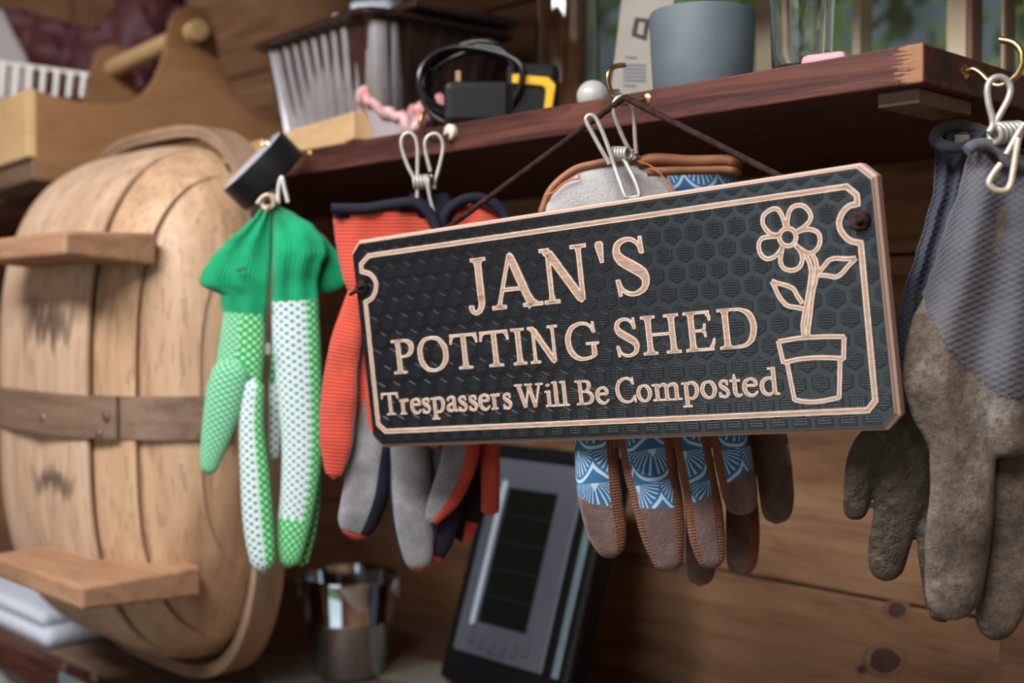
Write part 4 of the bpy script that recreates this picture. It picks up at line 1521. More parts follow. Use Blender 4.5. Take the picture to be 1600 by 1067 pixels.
f.append(tuple(range(n - 1, -1, -1)))
m.append(0)
mb = MB()
mb.add(v, f, m)
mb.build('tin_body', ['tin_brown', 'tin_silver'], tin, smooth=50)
# something of clear plastic standing in the tin
p = PD(440, -20, 1.17)
lump('clear_bag', 'white_cloth', (TC + ex * 0.09 + ey * 0.075 + Vector((0, 0, ZT1 + 0.007 - TC.z))), 0.045, 0.045, 0.030, 'bluish white plastic bag filling the top of the ribbed tin', 'bag', 0.4, 14, 9)
mb = MB()
c = TC + ex * 0.03 + ey * 0.10
mb.box(Vector((c.x, c.y, ZT1 + 0.0105)), ex * 0.05, ey * 0.062, Vector((0, 0, 0.004)))
tag(mb.build('tin_lid', 'tin_brown', bevel=0.002), 'flat dark brown lid lying across the right of the ribbed tin', 'lid')

# ------------------------------------------------------------------ rag, cable, tape, jar, packet, pot, glass, soap
rag = thing('crumpled_rag', 'crumpled white rag with a pink ruffled edge beside the ribbed tin', 'rag', PY(622, 200, 0.045))
mb = MB()
rc = PY(622, 168, 0.05)
rc.z = ZS + 0.0
def rf(i, j):
    th = 2 * math.pi * i / 48
    k = j / 9
    r = 0.020 + 0.012 * k + 0.005 * k * math.sin(5 * th + 1)
    return rc + Vector((0, 0, 0.0005)) + RIGHT * (r * math.cos(th)) + Vector((FWD.x, FWD.y, 0)) * (r * 0.7 * math.sin(th)) + Vector((0, 0, 0.028 * k + 0.012 * k * math.sin(2 * th + 0.6) + 0.004 * k * math.sin(7 * th)))
mb.grid(rf, 48, 10, closed_u=True)
mb.build('rag_body', 'rag_white', rag, smooth=80, solid=0.002)
mb = MB()
edge = []
for i in range(96):
    th = 2 * math.pi * i / 96
    q = rf(i / 2, 9)
    edge.append(q + Vector((0, 0, 0.003 * math.sin(17 * th))) + RIGHT * (0.002 * math.cos(13 * th)))
mb.tube(edge, 0.0046, 8, closed=True)
mb.build('ruffle', 'rag_pink', rag, smooth=80)

cab = thing('coiled_cable', 'coil of glossy black cable with its black plug box on the shelf', 'cable', PY(738, 190, 0.06))
cc = PY(738, 130, 0.06)
for k in range(7):
    rx, rz = 0.042 - 0.0022 * (k % 3), 0.036 - 0.003 * (k % 4)
    off = (k - 3) * 0.0040
    pts = []
    for i in range(48):
        t = 2 * math.pi * i / 48
        q = cc + RIGHT * (rx * math.cos(t) + 0.003 * math.sin(2 * t + k)) + Vector((0, 0, rz * math.sin(t) + 0.002 * math.cos(3 * t + k) - 0.002)) - Vector((FWD.x, FWD.y, 0)) * (off + 0.004 * math.cos(t * 2 + k))
        q.z = max(q.z, ZS + 0.003)
        pts.append(q)
    MB().tube(pts, 0.0027, 8, closed=True).build('loop', 'black_gloss', cab, smooth=80)
pb = PY(748, 150, 0.03)
MB().box(Vector((pb.x, pb.y, ZS + 0.018)), RIGHT * 0.027, Vector((FWD.x, FWD.y, 0)) * 0.014, Vector((0, 0, 0.0175))).build('plug_box', 'black_plastic', cab, bevel=0.006)
q = PY(716, 125, 0.018)
MB().box(Vector((q.x, q.y, ZS + 0.035)), RIGHT * 0.0022, Vector((FWD.x, FWD.y, 0)) * 0.002, Vector((0, 0, 0.010))).build('cable_tag', 'trug_foot', cab, bevel=0.0005)

tape = thing('tape_measure', 'black and yellow tape measure beside the cable coil', 'tape measure', PY(832, 165, 0.10))
tc_ = PY(832, 140, 0.10)
tc_.z = ZS + 0.0305
fw = Vector((FWD.x, FWD.y, 0)).normalized()
MB().box(tc_, RIGHT * 0.022, fw * 0.016, Vector((0, 0, 0.030))).build('case', 'black_plastic', tape, bevel=0.006)
mb = MB()
fr = [(-0.017, 0.017), (0.013, 0.014), (0.019, 0.008), (0.014, -0.024), (0.008, -0.024), (0.011, 0.004), (0.008, 0.007), (-0.017, 0.009)]
mb.prism([tc_ + RIGHT * x + Vector((0, 0, z + 0.003)) - fw * 0.0162 for x, z in fr], -fw * 0.003)
mb.build('yellow_trim', 'yellow_plastic', tape, bevel=0.001)

jc = PY(884, 100, 0.17)
jc.z = ZS + 0.0005
jr = 47 * depth(jc) / FPX
mb = MB()
mb.lathe([(jr * 0.75, 0), (jr * 0.93, 0.004), (jr, 0.02), (jr * 1.02, 0.09), (jr * 0.98, 0.14), (jr * 0.72, 0.17), (jr * 0.70, 0.20), (jr * 0.65, 0.20), (jr * 0.67, 0.17), (jr * 0.93, 0.138), (jr * 0.96, 0.09), (jr * 0.94, 0.022), (jr * 0.86, 0.008), (0.0001, 0.007)], jc)
tag(mb.build('glass_jar', 'amber_glass', smooth=50), 'tall brownish glass jar standing beside the window edge', 'jar')
bc = PY(926, 122, 0.034)
br_ = 25 * depth(bc) / FPX
bc.z = ZS + br_ * 0.9
blb = thing('frosted_bulb', 'small frosted round bulb lying in front of the glass jar', 'bulb', Vector((bc.x, bc.y, ZS)))
MB().lathe([(0.0001, -br_)] + [(br_ * math.sin(a), -br_ * math.cos(a)) for a in [math.pi * i / 14 for i in range(1, 12)]] + [(br_ * 0.45, br_ * 1.1), (0.0001, br_ * 1.12)], bc, (0.3, 0.6, 0.05), 28).build('globe', 'frosted', blb, smooth=60)
MB().lathe([(br_ * 0.44, br_ * 1.05), (br_ * 0.44, br_ * 1.7), (br_ * 0.2, br_ * 1.9)], bc, (0.3, 0.6, 0.05), 20).build('cap', 'steel', blb, smooth=40)

pk = thing('seed_packet', 'leaning cream paper packet with black print behind the grey pot', 'packet', PY(1000, 140, 0.12))
b0, b1_ = PY(948, 146, 0.10), PY(1030, 140, 0.10)
b0.z = b1_.z = ZS + 0.001
tl, tr = PY(978, -60, 0.145), PY(1062, -70, 0.145)
MB().prism([b0, b1_, tr, tl], Vector((0, 0.004, 0))).build('packet_front', 'paper', pk, bevel=0.0005)
s_ = Vector((-0.004, 0.004, 0))
MB().prism([b0 + s_, b1_ + s_, tr + s_, tl + s_], Vector((0, 0.003, 0))).build('packet_back', 'paper', pk, bevel=0.0005)


def on_packet(px, py):
    n = (b1_ - b0).cross(tl - b0).normalized()
    r = ray(px, py)
    return CAM + r * ((b0 - CAM).dot(n) / r.dot(n)) + (n if n.y < 0 else -n) * 0.0006


def patch(pxs, name, mat, parent, fn, th=0.0003):
    q = [fn(*p) for p in pxs]
    n = (q[1] - q[0]).cross(q[2] - q[0]).normalized()
    return MB().prism(q, n * th).build(name, mat, parent)


patch([(993, 28), (1016, 30), (1010, 64), (987, 56)], 'print', 'ink', pk, on_packet)
patch([(999, 35), (1008, 36), (1005, 56), (996, 53)], 'print', 'paper', pk, lambda a, b: on_packet(a, b) - fw * 0.0005)
for i, y in enumerate((88, 100, 106, 112, 118, 124, 132)):
    patch([(978 - 3 * (i > 0), y), (1010 - 5 * (i in (0, 6)) * 3, y + 1), (1009 - 5 * (i in (0, 6)) * 3, y + 4), (977 - 3 * (i > 0), y + 3)], 'print', 'silver_plastic', pk, on_packet)

pc = PY(1097, 100, 0.085)
pc.z = ZS + 0.0005
dp = depth(pc)
pr = 82.5 * dp / FPX
ph = (PD(1097, 24, dp).z) - ZS
mb = MB()
mb.lathe([(pr * 0.86, 0), (pr * 0.90, 0.002), (pr * 0.96, ph * 0.5), (pr * 1.0, ph - 0.002), (pr * 0.985, ph), (pr * 0.93, ph - 0.001), (pr * 0.90, ph * 0.5), (pr * 0.82, 0.006), (0.0001, 0.006)], pc, seg=64)
tag(mb.build('flower_pot', 'pot_glaze', smooth=40), 'plain blue grey pot standing on the shelf beside the packet', 'pot')

gc = PY(1253, 90, 0.075)
gc.z = ZS + 0.0005
gd = depth(gc)
gr = 52 * gd / FPX
mb = MB()
gh = 0.105
mb.lathe([(gr * 0.80, 0), (gr * 0.86, 0.002), (gr * 0.90, 0.02), (gr * 1.05, gh), (gr * 1.01, gh + 0.0008), (gr * 0.97, gh), (gr * 0.80, 0.022), (gr * 0.70, 0.015), (0.0001, 0.014)], gc, seg=48)
tag(mb.build('drinking_glass', 'clear_glass', smooth=40), 'clear drinking glass with a thick base near the end of the shelf', 'glass')
sp = PY(1290, 92, 0.035)
mb = MB()
mb.box(Vector((sp.x, sp.y, ZS + 0.006)), Vector((0.014, 0.003, 0)), Vector((-0.002, 0.007, 0)), Vector((0, 0, 0.0055)))
tag(mb.build('soap_bar', 'pink_soap', bevel=0.004), 'small pink bar beside the drinking glass', 'soap')

# ------------------------------------------------------------------ lower shelf: pail, display unit, papers
kc = PZ(545, 1052, ZL)
kd = depth(kc)
kc.z = ZL + 0.0028
pail = thing('metal_pail', 'small shiny galvanised pail on the lower shelf', 'pail', kc)
r0, r1 = 56 * kd / FPX, 76 * kd / FPX
kh = 152 * kd / FPX
prof = [(r0 * 0.97, 0.0), (r0, 0.002), (r0 + (r1 - r0) * 0.52, kh * 0.52), (r0 + (r1 - r0) * 0.54 + 0.0012, kh * 0.54), (r0 + (r1 - r0) * 0.56 + 0.0012, kh * 0.565), (r0 + (r1 - r0) * 0.58, kh * 0.585),
        (r1, kh - 0.004), (r1 + 0.003, kh - 0.003), (r1 + 0.003, kh), (r1 - 0.001, kh), (r1 - 0.002, kh - 0.006), (r0 - 0.001, 0.004), (0.0001, 0.004)]
MB().lathe(prof, kc, seg=64).build('pail_body', 'galvanised', pail, smooth=40)
hp = []
for i in range(25):
    t = math.pi * i / 24
    hp.append(kc + Vector((0, 0, kh - 0.012)) + RIGHT * ((r1 + 0.002) * math.cos(t)) + fw * ((r1 + 0.006) * math.sin(t)) - Vector((0, 0, 0.030 * math.sin(t))))
MB().tube(hp, 0.0016, 8).build('handle', 'galvanised', pail, smooth=60)
for sgn in (-1, 1):
    MB().box(kc + RIGHT * sgn * (r1 + 0.0005) + Vector((0, 0, kh - 0.010)), RIGHT * 0.002, fw * 0.008, Vector((0, 0, 0.012))).build('handle_lug', 'galvanised', pail, bevel=0.002)

for i, (pa, rot, lbl) in enumerate((((660, 1052), 0.3, 'white paper sheet on the lower shelf between pail and display unit'), ((455, 1045), -0.4, 'white paper sheet under the left side of the pail'))):
    c = PZ(*pa, ZL)
    ux = Vector((math.cos(rot), math.sin(rot), 0))
    uy = Vector((-ux.y, ux.x, 0))
    mb = MB().box(Vector((c.x, c.y, ZL + 0.0013 + 0.001 * i - 0.001 * i)), ux * 0.05, uy * 0.035, Vector((0, 0, 0.0008)))
    tag(mb.build('paper_sheet', 'paper'), lbl, 'paper')

# display unit leaning back
BLw = PY(711, 1014, 0.15)
TLw = PX(783, 716, BLw.x)
VW = (TLw - BLw).normalized()
UW = Vector((1, 0, 0))
NW = UW.cross(VW).normalized()
if NW.y > 0:
    NW = -NW


def onw(px, py, off=0.0):
    r = ray(px, py)
    return CAM + r * ((BLw - CAM).dot(NW) / r.dot(NW)) + NW * off


def uvw(px, py):
    q = onw(px, py) - BLw
    return q.dot(UW), q.dot(VW)


Wb, _ = uvw(852, 1044)
Hb = (TLw - BLw).length
ws = thing('weather_display', 'black and silver electronic display unit leaning back on the lower shelf', 'display', Vector((BLw.x + Wb / 2, BLw.y, ZL)))


def wbox(u0, u1, v0, v1, n0, n1, name, mat, par, bev=0.002):
    c = BLw + UW * (u0 + u1) / 2 + VW * (v0 + v1) / 2 + NW * (n0 + n1) / 2
    return MB().box(c, UW * (u1 - u0) / 2, VW * (v1 - v0) / 2, NW * (n1 - n0) / 2).build(name, mat, par, bevel=bev)


lowv = -(BLw.z - ZL - 0.004) / VW.z
wbox(-0.016, Wb + 0.030, max(lowv, -0.030), Hb + 0.016, -0.030, 0.0, 'case', 'black_plastic', ws, 0.006)
wbox(0.0, Wb, 0.0, Hb, 0.0002, 0.004, 'bezel', 'silver_plastic', ws, 0.002)
su0, sv0 = uvw(752, 972)
su1, sv1 = uvw(877, 774)
sc_ = wbox(su0, su1, sv0, sv1, 0.0041, 0.0052, 'screen', 'screen', ws, 0.0005)
for k in range(1, 5):
    vv_ = sv0 + (sv1 - sv0) * k / 5
    wbox(su0 + 0.002, su1 - 0.002, vv_ - 0.0004, vv_ + 0.0004, 0.0053, 0.0055, 'divider', 'ink', sc_, 0)
wbox(su0 - 0.008, su0 - 0.002, sv0 - 0.004, sv1 + 0.006, 0.0041, 0.0085, 'edge_strip', 'painted_glint', ws, 0.0015)  # reflection along the bezel edge, put in as a pale coloured strip
wbox(Wb + 0.012, Wb + 0.020, 0.0, Hb, 0.0002, 0.004, 'edge_strip', 'blue_galvanised', ws, 0.001)
for k in range(6):
    uu = su0 - 0.004 + (su1 - su0 + 0.008) * k / 5
    vv_ = sv0 * 0.5 - 0.006 * math.sin(math.pi * k / 5) + 0.004
    c = BLw + UW * uu + VW * vv_ + NW * 0.004
    MB().lathe([(0.0042, 0), (0.0036, 0.0018), (0.0001, 0.002)], c, NW, 14).build('button', 'silver_plastic', ws, smooth=40)
    wbox(uu - 0.005, uu + 0.005, vv_ - 0.009, vv_ - 0.0075, 0.0041, 0.0043, 'print', 'ink', ws, 0)

# white folded cloths just behind the front rail of the lower shelf
zt = [ZL + 0.0005, PY(20, 962, -0.08).z, PY(20, 939, -0.08).z]
for i, lbl in enumerate(('folded white cloth at the bottom of the pile left of the trug', 'folded white cloth on top of the pile left of the trug')):
    a = PY(-60, 960, -0.08)
    b = PY(70 - 6 * i, 960, -0.08)
    hh = (zt[i + 1] - zt[i]) / 2 - 0.0003
    mb = MB().box(Vector(((a.x + b.x) / 2, -0.035, (zt[i] + zt[i + 1]) / 2)), Vector(((b.x - a.x) / 2, 0, 0)), Vector((0, 0.045, 0)), Vector((0, 0, hh)))
    tag(mb.build('folded_cloth', 'white_cloth', bevel=hh * 0.8), lbl, 'cloth', 'folded cloths on the lower shelf')


# ------------------------------------------------------------------ hooks, clips, gloves
def row_tube(mb, rows, d0, flat=0.35, tmax=0.016, n=40, seg=40, matfn=None, mi=0, pleat=(0, 1), ends=(False, False), amp=0.0, freq=60, seed=0, uscale=1.0):
    """sleeve made of level rings: rows are (y px, left px, right px [, extra depth])"""
    Q = [(r[0], r[1], r[2], r[3] if len(r) > 3 else 0.0) for r in rows]
    ys = [q[0] for q in Q]
    R = []
    for i in range(n):
        y = ys[0] + (ys[-1] - ys[0]) * i / (n - 1)
        k = 0
        while k < len(Q) - 2 and y > ys[k + 1]:
            k += 1
        t = (y - ys[k]) / (ys[k + 1] - ys[k])
        t = t * t * (3 - 2 * t) * 0.5 + t * 0.5
        R.append([y] + [Q[k][c] + (Q[k + 1][c] - Q[k][c]) * t for c in (1, 2, 3)])
    rowsv, m, f, uv = [], [], [], []
    for i, (y, xl, xr, dd) in enumerate(R):
        d = d0 + dd
        cxp, hw = (xl + xr) / 2, (xr - xl) / 2
        b = min(hw * d / FPX * flat, tmax)
        e = 1.0
        if ends[0]:
            e = min(e, math.sqrt(min(1, (i + 0.02) / 4)))
        if ends[1]:
            e = min(e, math.sqrt(min(1, (n - 1 - i + 0.02) / 4)))
        for j in range(seg):
            th = 2 * math.pi * j / seg + math.pi
            sx, cy = math.sin(th), math.cos(th)
            x = cxp + hw * sx
            off = b * math.copysign(abs(cy) ** 0.7, cy) * e
            off += pleat[0] * math.sin(pleat[1] * math.pi * sx) * (1 - abs(sx) ** 4) * (1 if cy >= 0 else 0.4)
            p = PD(x, y, d) - ray(x, y).normalized() * off
            if amp:
                p = p - ray(x, y).normalized() * (noise.noise(p * freq + Vector((seed, 0, 0))) * amp)
            rowsv.append(p)
    for i in range(n - 1):
        d = d0
        hw = (R[i][2] - R[i][1]) / 2 * d / FPX
        hm = max((r[2] - r[1]) / 2 for r in R) * d / FPX * uscale
        for j in range(seg):
            j2 = (j + 1) % seg
            f.append((i * seg + j, i * seg + j2, (i + 1) * seg + j2, (i + 1) * seg + j))
            u0, u1 = 3.6 * hm * j / seg, 3.6 * hm * (j + 1) / seg
            v0, v1 = R[i][0] * d / FPX, R[i + 1][0] * d / FPX
            uv.append([(u0, v0), (u1, v0), (u1, v1), (u0, v1)])
            th = 2 * math.pi * (j + 0.5) / seg + math.pi
            m.append(matfn((R[i][1] + R[i][2]) / 2 + (R[i][2] - R[i][1]) / 2 * math.sin(th), R[i][0], math.cos(th)) if matfn else mi)
    for k, e in ((0, ends[0]), (n - 1, ends[1])):
        if e:
            f.append(tuple(k * seg + j for j in range(seg)))
            uv.append([(0, 0)] * seg)
            m.append(m[0 if k == 0 else -1])
    mb.add(rowsv, f, m, uv)
    return mb


def wire(pts, d0, r, name, mat, parent, n=0, seg=10, curve=True):
    """pts: (px, py [, extra depth])"""
    q = [(p[0], p[1], p[2] if len(p) > 2 else 0.0) for p in pts]
    if curve:
        q = crom([(a, b, c * 2000) for a, b, c in q], n or 8 * len(q))
        q = [(a, b, c / 2000) for a, b, c in q]
    return MB().tube([PD(a, b, d0 + c) for a, b, c in q], r, seg).build(name, mat, parent, smooth=70)


def coil(c0, c1, r, wr, turns, name, mat, parent):
    """spring between two points, axis c0-c1"""
    c0, c1 = Vector(c0), Vector(c1)
    ax = (c1 - c0).normalized()
    a = ax.orthogonal().normalized()
    b = ax.cross(a)
    pts = []
    m = int(turns * 16)
    for i in range(m + 1):
        t = i / m
        an = 2 * math.pi * turns * t
        pts.append(c0 + (c1 - c0) * t + (a * math.cos(an) + b * math.sin(an)) * r)
    return MB().tube(pts, wr, 8).build(name, mat, parent, smooth=70)


def zz(o, s):
    return lambda *p: (o[0] + p[0] / s, o[1] + p[1] / s) + tuple(p[2:])


# ---- cup hooks
def cup_hook(label, mat, pts, plane, axis, r, base_dir, cap=None, group='cup hooks screwed into the shelf'):
    fn = (lambda a, b: PX(a, b, plane)) if axis == 'X' else (lambda a, b: PY(a, b, plane))
    W = [fn(*p) for p in pts]
    h = thing('cup_hook', label, 'hook', W[0], group)
    q = [Vector(c) for c in crom([tuple(p) for p in W], 40)]
    MB().tube(q, r, 10).build('bent_wire', mat, h, smooth=70)
    bd = Vector(base_dir)
    MB().lathe([(0.0001, -0.0005), (0.0042, -0.0003), (0.0042, 0.0006), (0.0030, 0.0014), (r, 0.0018)] if not cap else [(0.0001, -0.0004), (0.0062, -0.0003), (0.0062, 0.0028), (0.0048, 0.0040), (0.0001, 0.0042)], W[0] - bd * 0.0, bd, 20).build('collar', cap or mat, h, smooth=40)
    return h


a7 = zz((820, 80), 3.81)
p0 = PY(*a7(722, 285), 0.0)
cup_hook('brass cup hook holding the cord of the sign', 'brass', [a7(722, 285), a7(670, 296), a7(600, 312), a7(560, 308), a7(525, 270), a7(498, 200), a7(492, 150), a7(510, 110), a7(548, 88), a7(592, 82)], p0.x, 'X', 0.0017, (0, -1, 0))
a8 = zz((480, 140), 3.139)
p0 = PY(*a8(710, 208), 0.0)
cup_hook('dull cup hook with a pale collar above the orange gloves', 'copper_brass', [a8(708, 210), a8(670, 240), a8(640, 248), a8(600, 238), a8(572, 205), a8(556, 165), a8(562, 130), a8(592, 102)], p0.x, 'X', 0.0019, (0, -1, 0), 'white_cap')
a5 = zz((330, 190), 6.67)
p0 = PY(*a5(1015, 345), 0.0)
cup_hook('small brass cup hook carrying the black dial', 'brass', [a5(1015, 345), a5(930, 340), a5(850, 320), a5(780, 330), a5(700, 260), a5(640, 180), a5(560, 190), a5(535, 250)], p0.x, 'X', 0.0016, (0, -1, 0))
a1 = zz((1440, 0), 3.3375)
p0 = PX(*a1(225, 375), 0.0)
cup_hook('large brass cup hook in the end of the shelf', 'brass', [a1(225, 376), a1(270, 362), a1(310, 386), a1(350, 425), a1(395, 448), a1(450, 432), a1(500, 385), a1(527, 320), a1(515, 262), a1(475, 222), a1(410, 207)], p0.y, 'Y', 0.0019, (1, 0, 0))

# ---- spring wire clips
DB = 0.772


def spring_clip(label, mat, d):
    return thing('wire_clip', label, 'clip', d, 'spring wire clips on the hooks')


cl1 = spring_clip('pale spring wire clip gripping the brown gloves', 'zinc_wire', PD(985, 300, DB))
wr = 0.00148
wire([a7(505, 672), a7(430, 540), a7(372, 430), a7(366, 396), a7(392, 380), a7(425, 402), a7(462, 480), a7(500, 580), a7(535, 690), a7(570, 790, -0.004), a7(598, 862, -0.006), a7(622, 874, -0.006), a7(672, 866, -0.006), a7(682, 850, -0.006),
      a7(655, 770, -0.004), a7(610, 680, -0.001), a7(584, 625), a7(590, 585)], DB, wr, 'jaw_wire', 'zinc_wire', cl1)
wire([a7(664, 610, 0.012), a7(656, 500, 0.010), a7(650, 380, 0.006), a7(630, 312, 0.004), a7(590, 276, 0.003), a7(552, 278, 0.002), a7(530, 315, 0.002), a7(532, 375, 0.004), a7(560, 455, 0.007), a7(602, 550, 0.010), a7(655, 640, 0.012)], DB, wr, 'handle_wire', 'zinc_wire', cl1)
coil(PD(*a7(528, 608), DB + 0.006), PD(*a7(622, 610), DB - 0.0015), 0.0036, 0.0011, 5, 'coil', 'zinc_wire', cl1)

DO = 0.905
cl2 = spring_clip('pale spring wire clip gripping the orange gloves', 'zinc_wire', PD(660, 310, DO))
wire([a8(540, 462), a8(492, 372), a8(462, 275), a8(470, 228), a8(500, 212), a8(530, 235), a8(541, 290), a8(541, 380), a8(540, 470), a8(540, 556)], DO, 0.0015, 'jaw_wire', 'zinc_wire', cl2)
wire([a8(604, 402), a8(582, 310), a8(578, 255), a8(598, 226), a8(630, 216), a8(658, 240), a8(666, 290), a8(650, 370), a8(628, 450), a8(622, 488)], DO + 0.003, 0.0015, 'handle_wire', 'zinc_wire', cl2)
wire([a8(588, 420), a8(592, 470), a8(602, 530), a8(620, 600), a8(618, 634)], DO - 0.004, 0.0015, 'jaw_wire', 'zinc_wire', cl2)
coil(PD(*a8(525, 455), DO), PD(*a8(612, 452), DO), 0.0046, 0.0013, 5, 'coil', 'zinc_wire', cl2)

DG = 0.985
cl3 = spring_clip('blurred pale spring wire clip gripping the green gloves', 'cream_wire', PD(420, 316, DG))
wire([a5(700, 850), a5(700, 700), a5(735, 580), a5(765, 700), a5(800, 840)], DG, 0.0017, 'handle_wire', 'pale_metal', cl3)
wire([a5(480, 855), a5(520, 800), a5(560, 770), a5(600, 760)], DG - 0.004, 0.0016, 'jaw_wire', 'cream_wire', cl3)
coil(PD(*a5(585, 842), DG - 0.004), PD(*a5(640, 838), DG + 0.014), 0.0052, 0.0020, 4, 'coil', 'cream_wire', cl3)
wire([a5(560, 930, -0.012), a5(580, 905, -0.010), a5(600, 880, -0.006)], DG, 0.0016, 'jaw_wire', 'cream_wire', cl3)

DR = 0.662
cl4 = spring_clip('cream spring wire clip gripping the muddy grey gloves', 'cream_wire', PD(1570, 250, DR))
wire([a1(352, 690), a1(372, 640), a1(350, 540), a1(343, 465), a1(362, 418), a1(402, 402), a1(444, 420), a1(464, 462), a1(450, 520), a1(412, 590), a1(378, 650), a1(352, 690)], DR + 0.006, 0.0019, 'handle_wire', 'zinc_wire', cl4)
wire([a1(534, 645), a1(500, 700), a1(470, 755), a1(440, 808)], DR - 0.004, 0.0018, 'jaw_wire', 'zinc_wire', cl4)
wire([a1(505, 720), a1(492, 800), a1(478, 890), a1(462, 965), a1(435, 994), a1(385, 990), a1(352, 958), a1(362, 925), a1(385, 890), a1(412, 855)], DR - 0.008, 0.0018, 'jaw_wire', 'cream_wire', cl4)
coil(PD(*a1(375, 698), DR + 0.004), PD(*a1(500, 690), DR + 0.012), 0.0050, 0.0017, 5, 'coil', 'zinc_wire', cl4)

# ---- black dial on the left hook
dl = PD(388, 252, 1.045)
ax = (RIGHT * -0.66 + UP * 0.66 - FWD * 0.30).normalized()
dial = thing('dial_gauge', 'round black dial gauge with a pale face hanging on the left hook', 'gauge', PD(400, 330, 1.045))
R_ = 0.0355
cc = PD(*a5(545, 520), 1.045)
mb = MB()
MB().lathe([(0.0001, -0.0125), (R_ * 0.96, -0.0125), (R_, -0.0105), (R_, 0.0115), (R_ * 0.985, 0.0130), (R_ * 0.93, 0.0130), (R_ * 0.925, 0.0105), (0.0001, 0.0105)], cc, ax, 56).build('case', 'black_plastic', dial, smooth=35)
MB().lathe([(R_ * 0.955, 0.0106), (R_ * 0.955, 0.0134), (0.0001, 0.0136)], cc, ax, 40).build('face', 'dial_face', dial, smooth=35)
MB().lathe([(0.004, 0.0108), (0.004, 0.014), (0.0025, 0.017), (0.0001, 0.0175)], cc + (RIGHT * 0.5 + UP * 0.45).normalized() * R_ * 0.55, ax, 16).build('pin', 'steel', dial, smooth=40)

# ---- green gloves
DGG = 0.985
GG = 'pairs of gardening gloves hanging from the shelf'
g1 = thing('gardening_glove', 'green dotted glove with a fanned cuff, left of its pair', 'glove', PD(360, 890, DGG), GG)
mb = MB()
row_tube(mb, [(321, 410, 424), (335, 400, 425), (355, 379, 425), (380, 350, 425), (405, 328, 424), (425, 315, 423), (438, 311, 422), (446, 313, 421), (454, 330, 420), (460, 345, 420), (476, 345, 418), (490, 349, 416), (504, 351, 414)], DGG, 0.28, 0.0095, 70, 56, pleat=(0.0014, 2.2), amp=0.006, freq=28)
mb.build('cuff', 'green_knit', g1, smooth=80)
MB().box(PD(377, 421, DGG - 0.0155), RIGHT * 0.0042 + UP * 0.0012, UP * 0.001, FWD * 0.0004).build('stain', 'ink', g1, bevel=0.0003)
mats = ['dots_pale', 'dots_white_on_green', 'dots_green_on_white']
mb = MB()
glove_tube(mb, [(382, 490, 33), (378, 540, 36), (374, 590, 36), (380, 640, 26)], DGG, 0.42, 26, 40, lambda s, c, px, py: 0 if s < -0.1 else 1, ends=(False, True))
mb.build('palm', mats, g1, smooth=80)
mb = MB()
glove_tube(mb, [(366, 560, 30), (352, 620, 31), (338, 680, 24), (328, 720, 16), (326, 742, 12)], DGG - 0.006, 0.55, 30, 32, lambda s, c, px, py: 0)
mb.build('finger', mats, g1, smooth=80)
mb = MB()
glove_tube(mb, [(398, 590, 16), (393, 660, 19), (398, 740, 23), (404, 820, 24), (410, 870, 21), (413, 896, 15)], DGG - 0.008, 0.6, 30, 32, lambda s, c, px, py: 2 if s < 0.15 else 1)
mb.build('finger', mats, g1, smooth=80)
g2 = thing('gardening_glove', 'green and white dotted glove with a fanned cuff, right of its pair', 'glove', PD(465, 890, DGG), GG)
mb = MB()
row_tube(mb, [(321, 426, 437), (335, 426, 463), (352, 426, 490), (375, 426, 508), (395, 426, 512), (415, 425, 503), (440, 425, 497), (475, 424, 498), (490, 424, 499)], DGG, 0.28, 0.0095, 70, 56, pleat=(0.0014, 2.2), amp=0.006, freq=28, seed=4)
row_tube(mb, [(352, 470, 486), (375, 470, 512), (400, 480, 531), (425, 486, 546), (438, 490, 547), (448, 496, 536), (457, 500, 515)], DGG + 0.012, 0.28, 0.007, 40, 40, amp=0.004, freq=28, seed=9, ends=(True, True))
mb.build('cuff', 'green_knit', g2, smooth=80)
mb = MB()
glove_tube(mb, [(461, 470, 37), (464, 540, 38), (469, 620, 35), (472, 700, 32), (467, 770, 29), (457, 835, 25), (450, 888, 16)], DGG, 0.5, 44, 40, lambda s, c, px, py: 1 if (s > 0.42 or py > 812) else 2, ends=(False, True))
mb.build('finger', mats, g2, smooth=80)
mb = MB()
glove_tube(mb, [(434, 500, 8), (430, 580, 9), (429, 660, 10), (428, 722, 8)], DGG + 0.014, 0.6, 24, 20, lambda s, c, px, py: 1 if py < 600 else 2)
mb.build('finger', mats, g2, smooth=80)
mb = MB()
glove_tube(mb, [(488, 640, 14), (489, 740, 14), (482, 820, 14), (470, 886, 10)], DGG + 0.010, 0.6, 24, 20, lambda s, c, px, py: 1)
mb.build('finger', mats, g2, smooth=80)
MB().box(PD(419, 545, DGG - 0.012), RIGHT * 0.0022, UP * 0.0045, FWD * 0.0006).build('care_tag', 'paper', g2, bevel=0.0003)

# ---- orange gloves
DOO = 0.905
o1 = thing('gardening_glove', 'orange ribbed glove with grey suede palm and navy hem, thumb outside the sign', 'glove', PD(590, 890, DOO), GG)
om = ['orange_knit', 'navy_cloth', 'grey_suede']
mb = MB()
row_tube(mb, [(322, 519, 664, 0.0), (340, 520, 674), (370, 523, 684), (400, 528, 690), (430, 535, 694), (470, 548, 696), (520, 552, 696), (600, 556, 690), (700, 560, 690)], DOO, 0.22, 0.014, 40, 44, pleat=(0.002, 2.4), amp=0.003, freq=30, matfn=lambda px, py, c: 1 if (c < 0 or py < 333 - 13 * math.sin(max(0, min(1, (px - 545) / 110)) * math.pi)) else 0)
mb.build('cuff', om, o1, smooth=80)
wire([(518, 326), (570, 326), (610, 320), (645, 317), (666, 328), (680, 350), (684, 366)], DOO - 0.010, 0.0042, 'hem', 'navy_cloth', o1)


